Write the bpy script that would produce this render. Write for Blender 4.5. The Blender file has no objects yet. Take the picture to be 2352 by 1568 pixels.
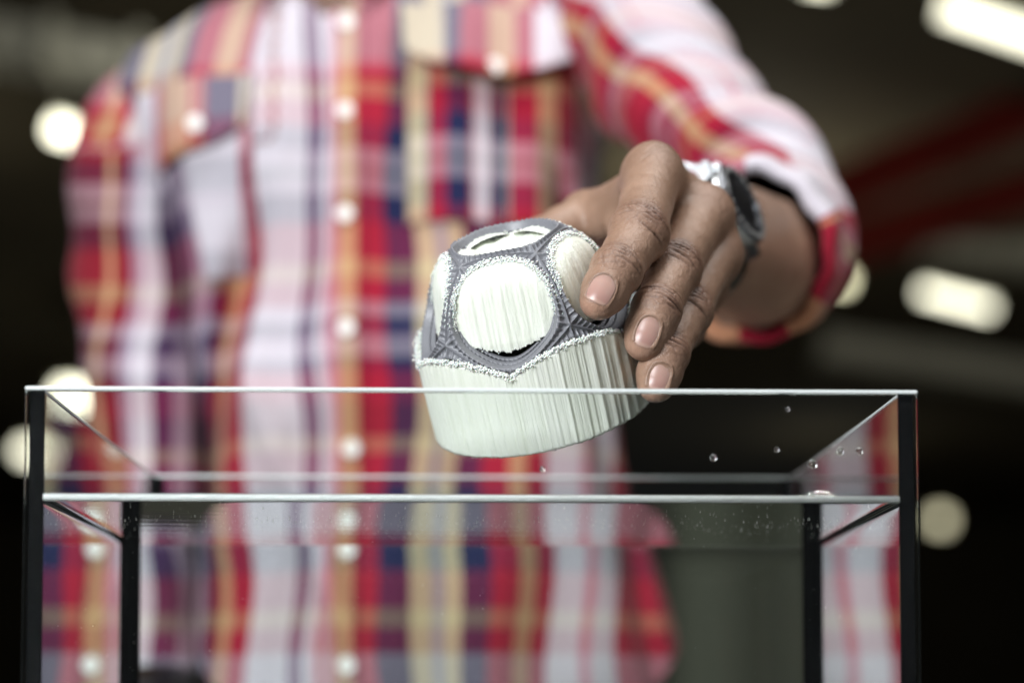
import bpy, bmesh, math, random
import numpy as np
from mathutils import Vector, Matrix

random.seed(7)
rng = np.random.default_rng(7)
SC = bpy.context.scene
COL = SC.collection

# ------------------------------------------------------------------ camera
F = 4000.0                      # focal length in units of the 2352 px wide picture
TH = math.radians(3.0)
SH = 877.0 / F - math.tan(TH)
ZC = 0.90
cam_d = bpy.data.cameras.new('camera')
cam = bpy.data.objects.new('camera', cam_d)
COL.objects.link(cam)
cam.location = (0, 0, ZC)
cam.rotation_euler = (math.pi / 2 + TH, 0, 0)
cam_d.sensor_width = 36
cam_d.sensor_fit = 'HORIZONTAL'
cam_d.lens = F / 2352 * 36
cam_d.shift_y = SH * F / 2352
cam_d.clip_start = 0.02
cam_d.clip_end = 200
cam_d.dof.use_dof = True
cam_d.dof.focus_distance = 0.712
cam_d.dof.aperture_fstop = 3.2
SC.camera = cam

# ------------------------------------------------------------------ world, lights, exposure
world = bpy.data.worlds.new('World')
SC.world = world
world.use_nodes = True
bg = world.node_tree.nodes['Background']
bg.inputs[0].default_value = (0.9, 0.95, 1.0, 1)
bg.inputs[1].default_value = 0.045


def area(name, loc, target, size, size_y, power, color):
    d = bpy.data.lights.new(name, 'AREA')
    d.shape = 'RECTANGLE'
    d.size, d.size_y = size, size_y
    d.energy = power
    d.color = color
    o = bpy.data.objects.new(name, d)
    COL.objects.link(o)
    o.location = loc
    o.rotation_euler = (Vector(target) - Vector(loc)).to_track_quat('-Z', 'Y').to_euler()
    return o


area('overhead_light', (0.25, 0.55, 2.35), (0.08, 0.85, 1.0), 1.2, 0.6, 18, (1.0, 0.985, 0.96))
area('key_light', (-0.86, -0.45, 1.42), (0.05, 0.85, 1.05), 0.6, 0.5, 37, (0.95, 0.98, 1.0))
area('side_light', (0.95, -0.15, 1.80), (0.08, 0.85, 1.05), 0.7, 0.7, 4, (1.0, 0.99, 0.97))

vs = SC.view_settings
vs.view_transform = 'Standard'
vs.look = 'None'
vs.exposure = 0
vs.gamma = 1
vs.use_curve_mapping = False
cy = SC.cycles
cy.max_bounces = 24
cy.transmission_bounces = 24
cy.glossy_bounces = 12
cy.transparent_max_bounces = 24
cy.caustics_reflective = False
cy.caustics_refractive = True
cy.sample_clamp_indirect = 0
cy.use_denoising = True
try:
    cy.denoiser = 'OPENIMAGEDENOISE'
except Exception:
    pass


# ------------------------------------------------------------------ helpers
def W(px, py, Y):
    """point of the place that stands at distance Y and shows at (px, py) of the 2352 px picture"""
    u = (px - 1176) / F
    v = (784 - py) / F + SH
    dx, dy, dz = u, math.cos(TH) - math.sin(TH) * v, math.sin(TH) + math.cos(TH) * v
    t = Y / dy
    return np.array([dx * t, Y, ZC + dz * t])


def empty(name, label=None, cat=None, group=None, loc=(0, 0, 0), rz=0, kind=None):
    o = bpy.data.objects.new(name, None)
    COL.objects.link(o)
    o.location = loc
    o.rotation_euler = (0, 0, rz)
    tag(o, label, cat, group, kind)
    return o


def tag(o, label=None, cat=None, group=None, kind=None):
    if label: o['label'] = label
    if cat: o['category'] = cat
    if group: o['group'] = group
    if kind: o['kind'] = kind
    return o


def mesh_obj(name, verts, faces, mat, parent=None, smooth=True, uv=None, attrs=None):
    me = bpy.data.meshes.new(name)
    me.from_pydata([tuple(map(float, v)) for v in verts], [], [tuple(map(int, f)) for f in faces])
    if uv is not None:
        lay = me.uv_layers.new(name='UVMap')
        li = np.zeros(len(me.loops), np.int32)
        me.loops.foreach_get('vertex_index', li)
        lay.data.foreach_set('uv', np.asarray(uv, np.float32)[li].ravel())
    if attrs:
        for k, a in attrs.items():
            at = me.attributes.new(k, 'FLOAT', 'POINT')
            at.data.foreach_set('value', np.asarray(a, np.float32))
    me.polygons.foreach_set('use_smooth', [smooth] * len(me.polygons))
    me.update()
    o = bpy.data.objects.new(name, me)
    COL.objects.link(o)
    if mat: me.materials.append(mat)
    if parent: o.parent = parent
    return o


def bm_obj(name, bm, mat, parent=None, smooth=False):
    me = bpy.data.meshes.new(name)
    bmesh.ops.recalc_face_normals(bm, faces=bm.faces)
    bm.to_mesh(me)
    bm.free()
    me.polygons.foreach_set('use_smooth', [smooth] * len(me.polygons))
    o = bpy.data.objects.new(name, me)
    COL.objects.link(o)
    if mat: me.materials.append(mat)
    if parent: o.parent = parent
    return o


def box_bm(lo, hi, bevel=0.0, seg=2):
    bm = bmesh.new()
    bmesh.ops.create_cube(bm, size=1)
    lo, hi = Vector(lo), Vector(hi)
    for v in bm.verts:
        v.co = Vector([lo[i] + (v.co[i] + 0.5) * (hi[i] - lo[i]) for i in range(3)])
    if bevel > 0:
        bmesh.ops.bevel(bm, geom=bm.edges[:], offset=bevel, segments=seg, affect='EDGES')
    return bm


def grid_faces(nu, nv, cu=False, off=0):
    fs = []
    for i in range(nu if cu else nu - 1):
        for j in range(nv - 1):
            a, b = i, (i + 1) % nu
            fs.append((off + a * nv + j, off + b * nv + j, off + b * nv + j + 1, off + a * nv + j + 1))
    return fs


def nrm(v):
    v = np.asarray(v, float)
    return v / np.linalg.norm(v, axis=-1, keepdims=True)


def wav(p, seed, n=6, f0=1.0, f1=3.0):
    """sum of random sine waves over points p (N,3); about -1..1"""
    r = np.random.default_rng(seed)
    s = np.zeros(len(p))
    for i in range(n):
        d = nrm(r.normal(size=3)) * r.uniform(f0, f1)
        s += np.sin(p @ d + r.uniform(0, 6.28))
    return s / math.sqrt(n)


# ------------------------------------------------------------------ materials
def new_mat(name):
    m = bpy.data.materials.new(name)
    m.use_nodes = True
    nt = m.node_tree
    return m, nt, nt.nodes['Principled BSDF']


def plain(name, col, rough=0.6, metal=0.0, spec=0.5, bump=0.0, bscale=200, var=0.0):
    m, nt, b = new_mat(name)
    b.inputs['Base Color'].default_value = (*col, 1)
    b.inputs['Roughness'].default_value = rough
    b.inputs['Metallic'].default_value = metal
    b.inputs['Specular IOR Level'].default_value = spec
    if bump or var:
        tc = nt.nodes.new('ShaderNodeTexCoord')
        n = nt.nodes.new('ShaderNodeTexNoise')
        n.inputs['Scale'].default_value = bscale
        n.inputs['Detail'].default_value = 5
        nt.links.new(tc.outputs['Object'], n.inputs['Vector'])
        if bump:
            bp = nt.nodes.new('ShaderNodeBump')
            bp.inputs['Strength'].default_value = bump
            bp.inputs['Distance'].default_value = 0.3 / bscale
            nt.links.new(n.outputs['Fac'], bp.inputs['Height'])
            nt.links.new(bp.outputs['Normal'], b.inputs['Normal'])
        if var:
            mx = nt.nodes.new('ShaderNodeMix')
            mx.data_type = 'RGBA'
            mx.inputs[6].default_value = tuple(c * (1 - var) for c in col) + (1,)
            mx.inputs[7].default_value = tuple(min(1, c * (1 + var)) for c in col) + (1,)
            nt.links.new(n.outputs['Fac'], mx.inputs[0])
            nt.links.new(mx.outputs[2], b.inputs['Base Color'])
    return m


def glass_mat(name, col, ior, rough=0.0):
    m = bpy.data.materials.new(name)
    m.use_nodes = True
    nt = m.node_tree
    nt.nodes.clear()
    out = nt.nodes.new('ShaderNodeOutputMaterial')
    g = nt.nodes.new('ShaderNodeBsdfGlass')
    g.inputs['Color'].default_value = (*col, 1)
    g.inputs['Roughness'].default_value = rough
    g.inputs['IOR'].default_value = ior
    nt.links.new(g.outputs[0], out.inputs['Surface'])
    return m, nt, g


def emit_mat(name, col, strength):
    m = bpy.data.materials.new(name)
    m.use_nodes = True
    nt = m.node_tree
    nt.nodes.clear()
    out = nt.nodes.new('ShaderNodeOutputMaterial')
    e = nt.nodes.new('ShaderNodeEmission')
    e.inputs[0].default_value = (*col, 1)
    e.inputs[1].default_value = strength
    nt.links.new(e.outputs[0], out.inputs['Surface'])
    return m


M_GLASS, _, _ = glass_mat('tank_glass', (0.975, 0.99, 0.985), 1.5)
M_WATER, _, _ = glass_mat('clear_water', (0.985, 0.995, 0.99), 1.333)
M_SILICONE = plain('black_silicone', (0.003, 0.0033, 0.004), 0.7, spec=0.1)


def edge_material():
    m, nt, b = new_mat('ground_glass_edge')
    b.inputs['Base Color'].default_value = (0.90, 0.95, 0.95, 1)
    b.inputs['Roughness'].default_value = 0.35
    b.inputs['IOR'].default_value = 1.5
    b.inputs['Transmission Weight'].default_value = 0.30
    return m


M_EDGE = edge_material()


def skin_material():
    m, nt, b = new_mat('brown_skin')
    L = nt.links
    at = {}
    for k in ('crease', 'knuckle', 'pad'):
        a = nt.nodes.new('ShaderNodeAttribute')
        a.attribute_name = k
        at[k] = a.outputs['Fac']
    tc = nt.nodes.new('ShaderNodeTexCoord')
    n1 = nt.nodes.new('ShaderNodeTexNoise')
    n1.inputs['Scale'].default_value = 70
    n1.inputs['Detail'].default_value = 6
    L.new(tc.outputs['Object'], n1.inputs['Vector'])

    def mix(fac, a, bb):
        mx = nt.nodes.new('ShaderNodeMix')
        mx.data_type = 'RGBA'
        if hasattr(fac, 'links') or not isinstance(fac, float):
            L.new(fac, mx.inputs[0])
        else:
            mx.inputs[0].default_value = fac
        for s, v in ((6, a), (7, bb)):
            if isinstance(v, tuple):
                mx.inputs[s].default_value = (*v, 1)
            else:
                L.new(v, mx.inputs[s])
        return mx.outputs[2]

    base = mix(n1.outputs['Fac'], (0.215, 0.125, 0.083), (0.375, 0.240, 0.172))
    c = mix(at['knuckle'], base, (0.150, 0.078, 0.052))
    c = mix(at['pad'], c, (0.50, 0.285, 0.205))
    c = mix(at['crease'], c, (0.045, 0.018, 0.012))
    L.new(c, b.inputs['Base Color'])
    b.inputs['Roughness'].default_value = 0.37
    b.inputs['Specular IOR Level'].default_value = 0.45
    b.inputs['Subsurface Weight'].default_value = 0.06
    b.inputs['Subsurface Radius'].default_value = (1.0, 0.4, 0.25)
    b.inputs['Subsurface Scale'].default_value = 0.002
    # fine skin grain
    v1 = nt.nodes.new('ShaderNodeTexVoronoi')
    v1.feature = 'DISTANCE_TO_EDGE'
    v1.inputs['Scale'].default_value = 1100
    L.new(tc.outputs['Object'], v1.inputs['Vector'])
    n2 = nt.nodes.new('ShaderNodeTexNoise')
    n2.inputs['Scale'].default_value = 420
    n2.inputs['Detail'].default_value = 6
    n2.inputs['Roughness'].default_value = 0.65
    L.new(tc.outputs['Object'], n2.inputs['Vector'])
    ad = nt.nodes.new('ShaderNodeMath')
    ad.operation = 'MULTIPLY_ADD'
    L.new(v1.outputs['Distance'], ad.inputs[0])
    ad.inputs[1].default_value = 0.6
    L.new(n2.outputs['Fac'], ad.inputs[2])
    bp = nt.nodes.new('ShaderNodeBump')
    bp.inputs['Strength'].default_value = 0.5
    bp.inputs['Distance'].default_value = 0.0008
    L.new(ad.outputs[0], bp.inputs['Height'])
    L.new(bp.outputs['Normal'], b.inputs['Normal'])
    return m


M_SKIN = skin_material()


def nail_material():
    m, nt, b = new_mat('fingernail')
    L = nt.links
    a = nt.nodes.new('ShaderNodeAttribute')
    a.attribute_name = 'tipfac'
    cr = nt.nodes.new('ShaderNodeValToRGB')
    e = cr.color_ramp.elements
    e[0].position, e[0].color = 0.0, (0.34, 0.215, 0.18, 1)
    e[1].position, e[1].color = 0.86, (0.35, 0.20, 0.172, 1)
    x = e.new(0.22); x.color = (0.40, 0.25, 0.21, 1)
    x = e.new(0.95); x.color = (0.42, 0.27, 0.22, 1)
    L.new(a.outputs['Fac'], cr.inputs[0])
    L.new(cr.outputs[0], b.inputs['Base Color'])
    b.inputs['Roughness'].default_value = 0.33
    b.inputs['Specular IOR Level'].default_value = 0.45
    b.inputs['Subsurface Weight'].default_value = 0.1
    b.inputs['Subsurface Scale'].default_value = 0.002
    return m


M_NAIL = nail_material()


def support_material():
    m, nt, b = new_mat('white_support_material')
    L = nt.links
    tc = nt.nodes.new('ShaderNodeTexCoord')
    mp = nt.nodes.new('ShaderNodeMapping')
    mp.inputs['Scale'].default_value = (1.0, 1.0, 0.035)
    L.new(tc.outputs['Object'], mp.inputs['Vector'])
    n = nt.nodes.new('ShaderNodeTexNoise')
    n.inputs['Scale'].default_value = 620
    n.inputs['Detail'].default_value = 5
    n.inputs['Roughness'].default_value = 0.7
    L.new(mp.outputs[0], n.inputs['Vector'])
    n2 = nt.nodes.new('ShaderNodeTexNoise')
    n2.inputs['Scale'].default_value = 170
    n2.inputs['Detail'].default_value = 3
    L.new(mp.outputs[0], n2.inputs['Vector'])
    cr = nt.nodes.new('ShaderNodeValToRGB')
    e = cr.color_ramp.elements
    e[0].position, e[0].color = 0.30, (0.66, 0.71, 0.58, 1)
    e[1].position, e[1].color = 0.72, (0.86, 0.885, 0.81, 1)
    L.new(n2.outputs['Fac'], cr.inputs[0])
    mx = nt.nodes.new('ShaderNodeMix')
    mx.data_type = 'RGBA'
    L.new(n.outputs['Fac'], mx.inputs[0])
    L.new(cr.outputs[0], mx.inputs[6])
    mx.inputs[7].default_value = (0.85, 0.875, 0.80, 1)
    L.new(mx.outputs[2], b.inputs['Base Color'])
    b.inputs['Roughness'].default_value = 0.42
    b.inputs['Specular IOR Level'].default_value = 0.45
    b.inputs['Subsurface Weight'].default_value = 0.35
    b.inputs['Subsurface Radius'].default_value = (1.0, 1.0, 0.9)
    b.inputs['Subsurface Scale'].default_value = 0.0025
    bp = nt.nodes.new('ShaderNodeBump')
    bp.inputs['Strength'].default_value = 0.85
    bp.inputs['Distance'].default_value = 0.0010
    L.new(n.outputs['Fac'], bp.inputs['Height'])
    L.new(bp.outputs['Normal'], b.inputs['Normal'])
    return m


M_SUPPORT = support_material()
M_CRUMB = plain('white_support_crumbs', (0.86, 0.88, 0.84), 0.5)
M_CRUMB.node_tree.nodes['Principled BSDF'].inputs['Subsurface Weight'].default_value = 0.2
M_CRUMB.node_tree.nodes['Principled BSDF'].inputs['Subsurface Scale'].default_value = 0.001
M_GREY = plain('grey_printed_plastic', (0.175, 0.178, 0.198), 0.42, bump=0.5, bscale=900, var=0.22)

# ------------------------------------------------------------------ shirt cloth
RED = (0.33, 0.007, 0.029); DRED = (0.15, 0.003, 0.010); NAVY = (0.008, 0.012, 0.058); CREAM = (0.52, 0.45, 0.28)
ORA = (0.50, 0.30, 0.155); WHI = (0.62, 0.59, 0.645); LIL = (0.33, 0.25, 0.33); PUR = (0.055, 0.016, 0.07)
WHF = (0.50, 0.44, 0.51); GRY = (0.30, 0.31, 0.34); PNK = (0.56, 0.22, 0.28)
WARP = [(150, DRED), (205, DRED), (242, ORA), (260, DRED), (298, LIL), (322, WHI), (368, PUR), (424, LIL), (462, NAVY),  # dark reds before the lilac put the hanging sleeve's shade into the cloth
        (486, DRED), (512, ORA), (531, RED), (585, WHI), (702, PUR), (716, LIL), (727, PUR), (736, WHI), (762, PNK), (778, ORA),
        (820, RED), (894, NAVY), (958, CREAM), (996, GRY), (1022, CREAM), (1053, NAVY), (1112, RED),
        (1172, ORA), (1210, RED), (1247, WHI), (1326, PNK), (1350, WHI), (1402, RED)]
WEFT = [(0, WHF), (205, PNK), (222, RED), (252, ORA), (288, RED), (350, NAVY), (405, WHF), (440, GRY), (462, WHF),
        (498, NAVY), (556, RED), (640, ORA), (680, RED), (735, WHF), (770, NAVY), (800, LIL), (815, WHF), (855, NAVY), (880, RED), (955, DRED),
        (1025, ORA), (1062, RED), (1130, NAVY), (1165, RED), (1235, NAVY), (1250, LIL), (1275, NAVY), (1340, RED),
        (1415, ORA), (1455, RED), (1510, WHF)]


def cloth_material():
    m, nt, b = new_mat('plaid_cotton')
    L = nt.links
    uv = nt.nodes.new('ShaderNodeUVMap')
    uv.uv_map = 'UVMap'
    sp = nt.nodes.new('ShaderNodeSeparateXYZ')
    L.new(uv.outputs[0], sp.inputs[0])

    def ramp(lst, sock, lo, hi):
        r = nt.nodes.new('ShaderNodeValToRGB')
        r.color_ramp.interpolation = 'CONSTANT'
        el = r.color_ramp.elements
        while len(el) > 1:
            el.remove(el[-1])
        el[0].position = 0
        el[0].color = (*lst[0][1], 1)
        for p, c in lst[1:]:
            x = el.new((p - lo) / (hi - lo))
            x.color = (*c, 1)
        L.new(sock, r.inputs[0])
        return r.outputs[0]

    a = ramp(WARP, sp.outputs[0], 150, 1650)
    w = ramp(WEFT, sp.outputs[1], 0, 1700)
    # twill: which thread lies on top
    wv = nt.nodes.new('ShaderNodeTexWave')
    wv.inputs['Scale'].default_value = 300
    L.new(uv.outputs[0], wv.inputs['Vector'])
    mr = nt.nodes.new('ShaderNodeMapRange')
    mr.inputs[3].default_value = 0.23
    mr.inputs[4].default_value = 0.37
    L.new(wv.outputs['Fac'], mr.inputs[0])
    mx = nt.nodes.new('ShaderNodeMix')
    mx.data_type = 'RGBA'
    L.new(mr.outputs[0], mx.inputs[0])
    L.new(a, mx.inputs[6])
    L.new(w, mx.inputs[7])
    L.new(mx.outputs[2], b.inputs['Base Color'])
    b.inputs['Roughness'].default_value = 0.85
    b.inputs['Specular IOR Level'].default_value = 0.2
    b.inputs['Sheen Weight'].default_value = 0.15
    return m


M_CLOTH = cloth_material()


def cuv(u, v):
    return np.stack([(np.asarray(u, float) - 150) / 1500.0, np.asarray(v, float) / 1700.0], -1)


M_BUTTON = plain('white_button', (0.86, 0.85, 0.82), 0.3)
M_TROUSER = plain('black_trousers', (0.006, 0.006, 0.007), 0.9)
M_STEEL = plain('brushed_steel', (0.62, 0.64, 0.66), 0.22, metal=1.0, bump=0.15, bscale=900)
M_BLACKMETAL = plain('dark_bezel', (0.10, 0.105, 0.12), 0.3, metal=0.8, bump=0.3, bscale=600)
M_STRAP = plain('black_strap', (0.012, 0.012, 0.014), 0.55)
M_DIAL = plain('dark_dial', (0.02, 0.02, 0.024), 0.4)

# hall
M_HALL = plain('dark_hall_paint', (0.16, 0.135, 0.085), 0.9, var=0.5, bscale=0.7)
M_RUST = plain('red_crane_paint', (0.42, 0.035, 0.018), 0.7, var=0.3, bscale=2)
M_DUCT = plain('pale_duct_metal', (0.62, 0.62, 0.54), 0.6, var=0.2, bscale=2)
M_OLIVE = plain('olive_cabinet_paint', (0.34, 0.35, 0.25), 0.7, var=0.12, bscale=6)
M_OLIVE_D = plain('dark_olive_paint', (0.20, 0.205, 0.13), 0.7, var=0.12, bscale=6)

# ==================================================================  THE HALL
def hall():
    def st(name, lo, hi, m):
        return tag(bm_obj(name, box_bm(lo, hi), m), kind='structure')
    st('ceiling', (-16, 4, 5.6), (16, 40, 5.8), M_HALL)
    st('wall_back', (-16, 40.05, -0.1), (16, 40.3, 5.8), M_HALL)
    st('wall_left', (-16.3, 4, -0.1), (-16.05, 40, 5.55), M_HALL)
    st('wall_right', (16.05, 4, -0.1), (16.3, 40, 5.55), M_HALL)
    st('floor', (-16, -3, -0.1), (16, 40, 0.0), plain('pale_concrete', (0.42, 0.40, 0.35), 0.8, var=.2, bscale=1))


hall()
for _p, _e in (((-5, 13, 4.3), 14), ((6, 15, 4.3), 15), ((-2, 24, 4.3), 11), ((5, 28, 4.3), 10), (tuple(W(520, 330, 8.2)), 26), (tuple(W(1650, 560, 14.5)), 34)):  # unseen fill lights added to brighten the hall, ducts and girders
    _d = bpy.data.lights.new('hall_fill_light', 'POINT')
    _d.energy = _e
    _d.color = (1.0, 0.95, 0.80)
    _d.shadow_soft_size = 0.02
    _o = bpy.data.objects.new('hall_fill_light', _d)
    COL.objects.link(_o)
    _o.location = _p


def lamp(px, py, Y, length, width, slant, strength, col, label):
    """a fluorescent fitting hung under the ceiling: housing, lit tube, two hanging rods"""
    c = W(px, py, Y)
    e = empty('ceiling_lamp', label, 'lamp', 'lit fittings under the hall ceiling', c)
    e.rotation_euler = (0, slant, 0)
    # tube
    bm = bmesh.new()
    bmesh.ops.create_cone(bm, cap_ends=True, segments=20, radius1=width / 2, radius2=width / 2, depth=length)
    bmesh.ops.rotate(bm, verts=bm.verts, matrix=Matrix.Rotation(math.pi / 2, 3, 'Y'))
    bm_obj('lit_tube', bm, emit_mat('lit_tube', col, strength), e, True)
    bm_obj('housing', box_bm((-length / 2 - .02, -width * .8, width * .55), (length / 2 + .02, width * .8, width * .8), .01), M_DUCT, e)
    top = 5.58 - c[2]
    for s in (-1, 1):
        bm_obj('hanging_rod', box_bm((s * length * .35 - .008, -.008, width * .82), (s * length * .35 + .008, .008, max(width, top))), M_HALL, e)


CW = (0.68, 0.66, 0.51)
lamp(2290, 62, 9, 0.6, 0.1, 0.33, 4.6, CW, 'bright slanted tube lamp in the upper corner, largest of the lamps')
lamp(2197, 690, 14.6, 0.6, 0.085, 0.25, 5.6, CW, 'bright slanted tube lamp level with the watch, beside the red cuff')
lamp(1932, 645, 14, 0.11, 0.1, 0.2, 4.2, (1.0, 0.95, 0.62), 'dim round lamp half hidden behind the rolled cuff')
lamp(2160, 1195, 30, 0.24, 0.24, 0.1, 1.8, (1.0, 0.93, 0.62), 'dim round lamp low beside the tank corner')
lamp(143, 300, 10.6, 0.11, 0.1, 0.3, 10, CW, 'bright round lamp beside the shoulder of the plaid shirt')
lamp(164, 911, 19, 0.26, 0.2, 0.12, 9, CW, 'lamp seen through the top of the tank corner beside the sleeve')
lamp(82, 1038, 23, 0.4, 0.16, 0.08, 6.6, CW, 'lowest lamp, split by the dark tank corner')
lamp(1880, -42, 8.6, 0.12, 0.07, 0.1, 6, CW, 'small lamp cut off by the top edge above the raised sleeve')


def beam(name, a, b, h, w, mat, label, cat, group=None):
    """an I-girder or duct between two points"""
    a, b = Vector(a), Vector(b)
    L = (b - a).length
    e = empty(name, label, cat, group, a)
    e.rotation_euler = (b - a).to_track_quat('X', 'Z').to_euler()
    if name in ('crane_girder', 'roof_beam'):
        t = h * .14
        bm_obj('web', box_bm((0, -w * .1, t - h / 2 + .002), (L, w * .1, h / 2 - t - .002)), mat, e)
        for z0, z1 in ((-h / 2, -h / 2 + t), (h / 2 - t, h / 2)):
            bm_obj('flange', box_bm((0, -w / 2, z0), (L, w / 2, z1), .01), mat, e)
    else:
        bm_obj('duct_body', box_bm((0, -w / 2, -h / 2), (L, w / 2, h / 2), .03), mat, e)
        k = max(2, int(L / 1.2))
        for i in range(k + 1):
            x = L * i / k
            bm_obj('joint_flange', box_bm((x - .025, -w / 2 - .03, -h / 2 - .03), (x + .025, w / 2 + .03, h / 2 + .03)), mat, e)
    return e


beam('crane_girder', W(1860, 470, 13), W(2440, 230, 13), 0.34, 0.3, M_RUST, 'upper dark red crane girder running up under the ceiling', 'girder', 'red crane girders')
beam('crane_girder', W(1860, 590, 12.4), W(2440, 420, 12.4), 0.30, 0.3, M_RUST, 'lower dark red crane girder just above the bright tube lamp', 'girder', 'red crane girders')
M_BROWN = plain('brown_roof_steel', (0.30, 0.24, 0.14), 0.8, var=.3, bscale=2)
beam('roof_beam', W(1560, 210, 15), W(2480, -60, 15), 0.30, 0.25, M_BROWN, 'brown roof beam running up above the raised sleeve', 'beam', 'brown roof beams')
beam('roof_beam', W(1650, 400, 17), W(2480, 150, 17), 0.26, 0.25, M_BROWN, 'lower brown roof beam just above the red crane girders', 'beam', 'brown roof beams')
beam('air_duct', W(-60, 90, 9), W(330, 160, 9), 0.20, 0.4, M_DUCT, 'pale grey air duct behind the shoulder', 'duct')
beam('air_duct', W(2130, 555, 17), W(2500, 590, 17), 0.34, 0.5, M_DUCT, 'pale olive air duct below the red girders', 'duct')


def cabinet():
    c0, c1 = W(1535, 1255, 5.2), W(1870, 1255, 5.2)
    h = c0[2]
    w = c1[0] - c0[0]
    e = empty('cabinet', 'olive grey metal cabinet standing beyond the tank', 'cabinet', None, (c0[0], 5.2, 0))
    bm_obj('body', box_bm((0, 0.022, 0), (w, .5, h), .01), M_OLIVE_D, e)
    xs = [0.02, w * .46, w * .80, w - .01]
    for i in range(3):
        d = bm_obj('door', box_bm((xs[i] + .006, -.002, .08), (xs[i + 1] - .006, .02, h - .04), .006), M_OLIVE if i != 1 else M_OLIVE_D, e)
        bm_obj('handle', box_bm((xs[i + 1] - .05, -.03, h * .5), (xs[i + 1] - .035, -.0035, h * .5 + .12), .004), M_STEEL, d)


cabinet()
beam('air_duct', W(1890, 800, 19), W(2450, 880, 19), 0.30, 0.5, M_DUCT, 'dim air duct under the bright tube lamp, above the tank corner', 'duct')

# ==================================================================  THE GLASS TANK
TW, TD, TT, TE, TH_ = 0.3435, 0.243, 0.0045, 0.0016, 0.30
PSI = math.radians(1.4)
P0 = W(57, 886, 0.66)
tank = empty('glass_tank', 'frameless glass tank with black corner seams, half filled with water', 'tank', None, (P0[0], P0[1], P0[2] - TH_), PSI)
RIM = 0.0013
G = 0.0011


def pane(name, lo, hi):
    bm_obj(name, box_bm(lo, (hi[0], hi[1], hi[2] - RIM - .00005), .0001, 1), M_GLASS, tank)
    bm_obj('ground_edge', box_bm((lo[0], lo[1], hi[2] - RIM), hi, .0004, 2), M_EDGE, tank)


pane('front_pane', (0, 0, 0), (TW, TT, TH_))
pane('rear_pane', (0, TD - TT, 0), (TW, TD, TH_))
pane('side_pane', (TE, TT + G, 0), (TE + TT, TD - TT - G, TH_))
pane('side_pane', (TW - TE - TT, TT + G, 0), (TW - TE, TD - TT - G, TH_))
bm_obj('bottom_pane', box_bm((TE + TT + .0006, TT + .0006, 0), (TW - TE - TT - .0006, TD - TT - .0006, TT), .0001, 1), M_GLASS, tank)
for x in (TE - .0004, TW - TE - TT - .0009):
    for y in (TT + .00006, TD - TT - G + .00006):
        bm_obj('silicone_seam', box_bm((x, y, 0.0), (x + TT + .0013, y + G - .00012, TH_ - .0006), .0001, 1), M_SILICONE, tank)
# squeezed-out silicone inside the rear corners
for x0 in (TE + TT + .0002, TW - TE - TT - .0056):
    bm_obj('silicone_bead', box_bm((x0, TD - TT - .0034, 0.001), (x0 + .0054, TD - TT - .00005, TH_ - .0016), .0012, 3), M_SILICONE, tank)
# black bead along the outer glued edge
for x0, x1 in ((TE - .0004, TE - .00005), (TW - TE + .00005, TW - TE + .0004)):
    for y in (TT + G, TD - TT - G - .0022):
        bm_obj('silicone_bead', box_bm((x0, y, 0), (x1, y + .0022, TH_ - .0006)), M_SILICONE, tank)

# water: a closed body with a meniscus where it meets the glass
WL = W(1080, 1150, 0.668)[2] - (P0[2] - TH_)
wx0, wx1 = TE + TT + .0007, TW - TE - TT - .0007
wy0, wy1 = TT + .0003, TD - TT - .0003


def dense(a, b, n):
    e = np.array([0, .0002, .00045, .0008, .0012, .0017, .0024, .0033, .0045, .006])
    m = np.linspace(a + .009, b - .009, n)
    return np.concatenate([a + e, m, (b - e)[::-1]])


def water():
    xs, ys = dense(wx0, wx1, 110), dense(wy0, wy1, 90)
    X, Y = np.meshgrid(xs, ys, indexing='ij')
    d = np.minimum(np.minimum(X - wx0, wx1 - X), np.minimum(Y - wy0, wy1 - Y))
    men = .0026 * np.exp(-d / .0017)
    p = np.stack([X.ravel(), Y.ravel(), np.zeros(X.size)], -1)
    fade = np.clip(d / .01, 0, 1)
    rip = (wav(p * [90, 420, 1], 3, 5, .6, 1.3) * .000003).reshape(X.shape) * fade
    Z = WL + men + rip
    nx, ny = len(xs), len(ys)
    V = np.stack([X, Y, Z], -1).reshape(-1, 3)
    faces = [(i * ny + j, (i + 1) * ny + j, (i + 1) * ny + j + 1, i * ny + j + 1) for i in range(nx - 1) for j in range(ny - 1)]
    per = [i * ny for i in range(nx)] + [(nx - 1) * ny + j for j in range(1, ny)] + [i * ny + ny - 1 for i in range(nx - 2, -1, -1)] + [j for j in range(ny - 2, 0, -1)]
    base = len(V)
    zb = TT + .0005
    V = np.concatenate([V, [(V[k][0], V[k][1], zb) for k in per]])
    n = len(per)
    side = [(per[i], base + i, base + (i + 1) % n, per[(i + 1) % n]) for i in range(n)]
    faces = faces + side + [tuple(base + i for i in range(n))]
    me = bpy.data.meshes.new('water')
    me.from_pydata([tuple(v) for v in V], [], faces)
    sm = [True] * ((nx - 1) * (ny - 1)) + [False] * (n + 1)
    me.polygons.foreach_set('use_smooth', sm)
    # sharp edge round the waterline
    try:
        at = me.attributes.new('sharp_edge', 'BOOLEAN', 'EDGE')
        ps = set(tuple(sorted((per[i], per[(i + 1) % n]))) for i in range(n))
        at.data.foreach_set('value', [tuple(sorted(e.vertices)) in ps for e in me.edges])
    except Exception:
        pass
    me.update()
    o = bpy.data.objects.new('water', me)
    COL.objects.link(o)
    me.materials.append(M_WATER)
    o.location, o.rotation_euler = tank.location, tank.rotation_euler
    tag(o, 'clear still water standing in the glass tank', 'water')
    return o


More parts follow.
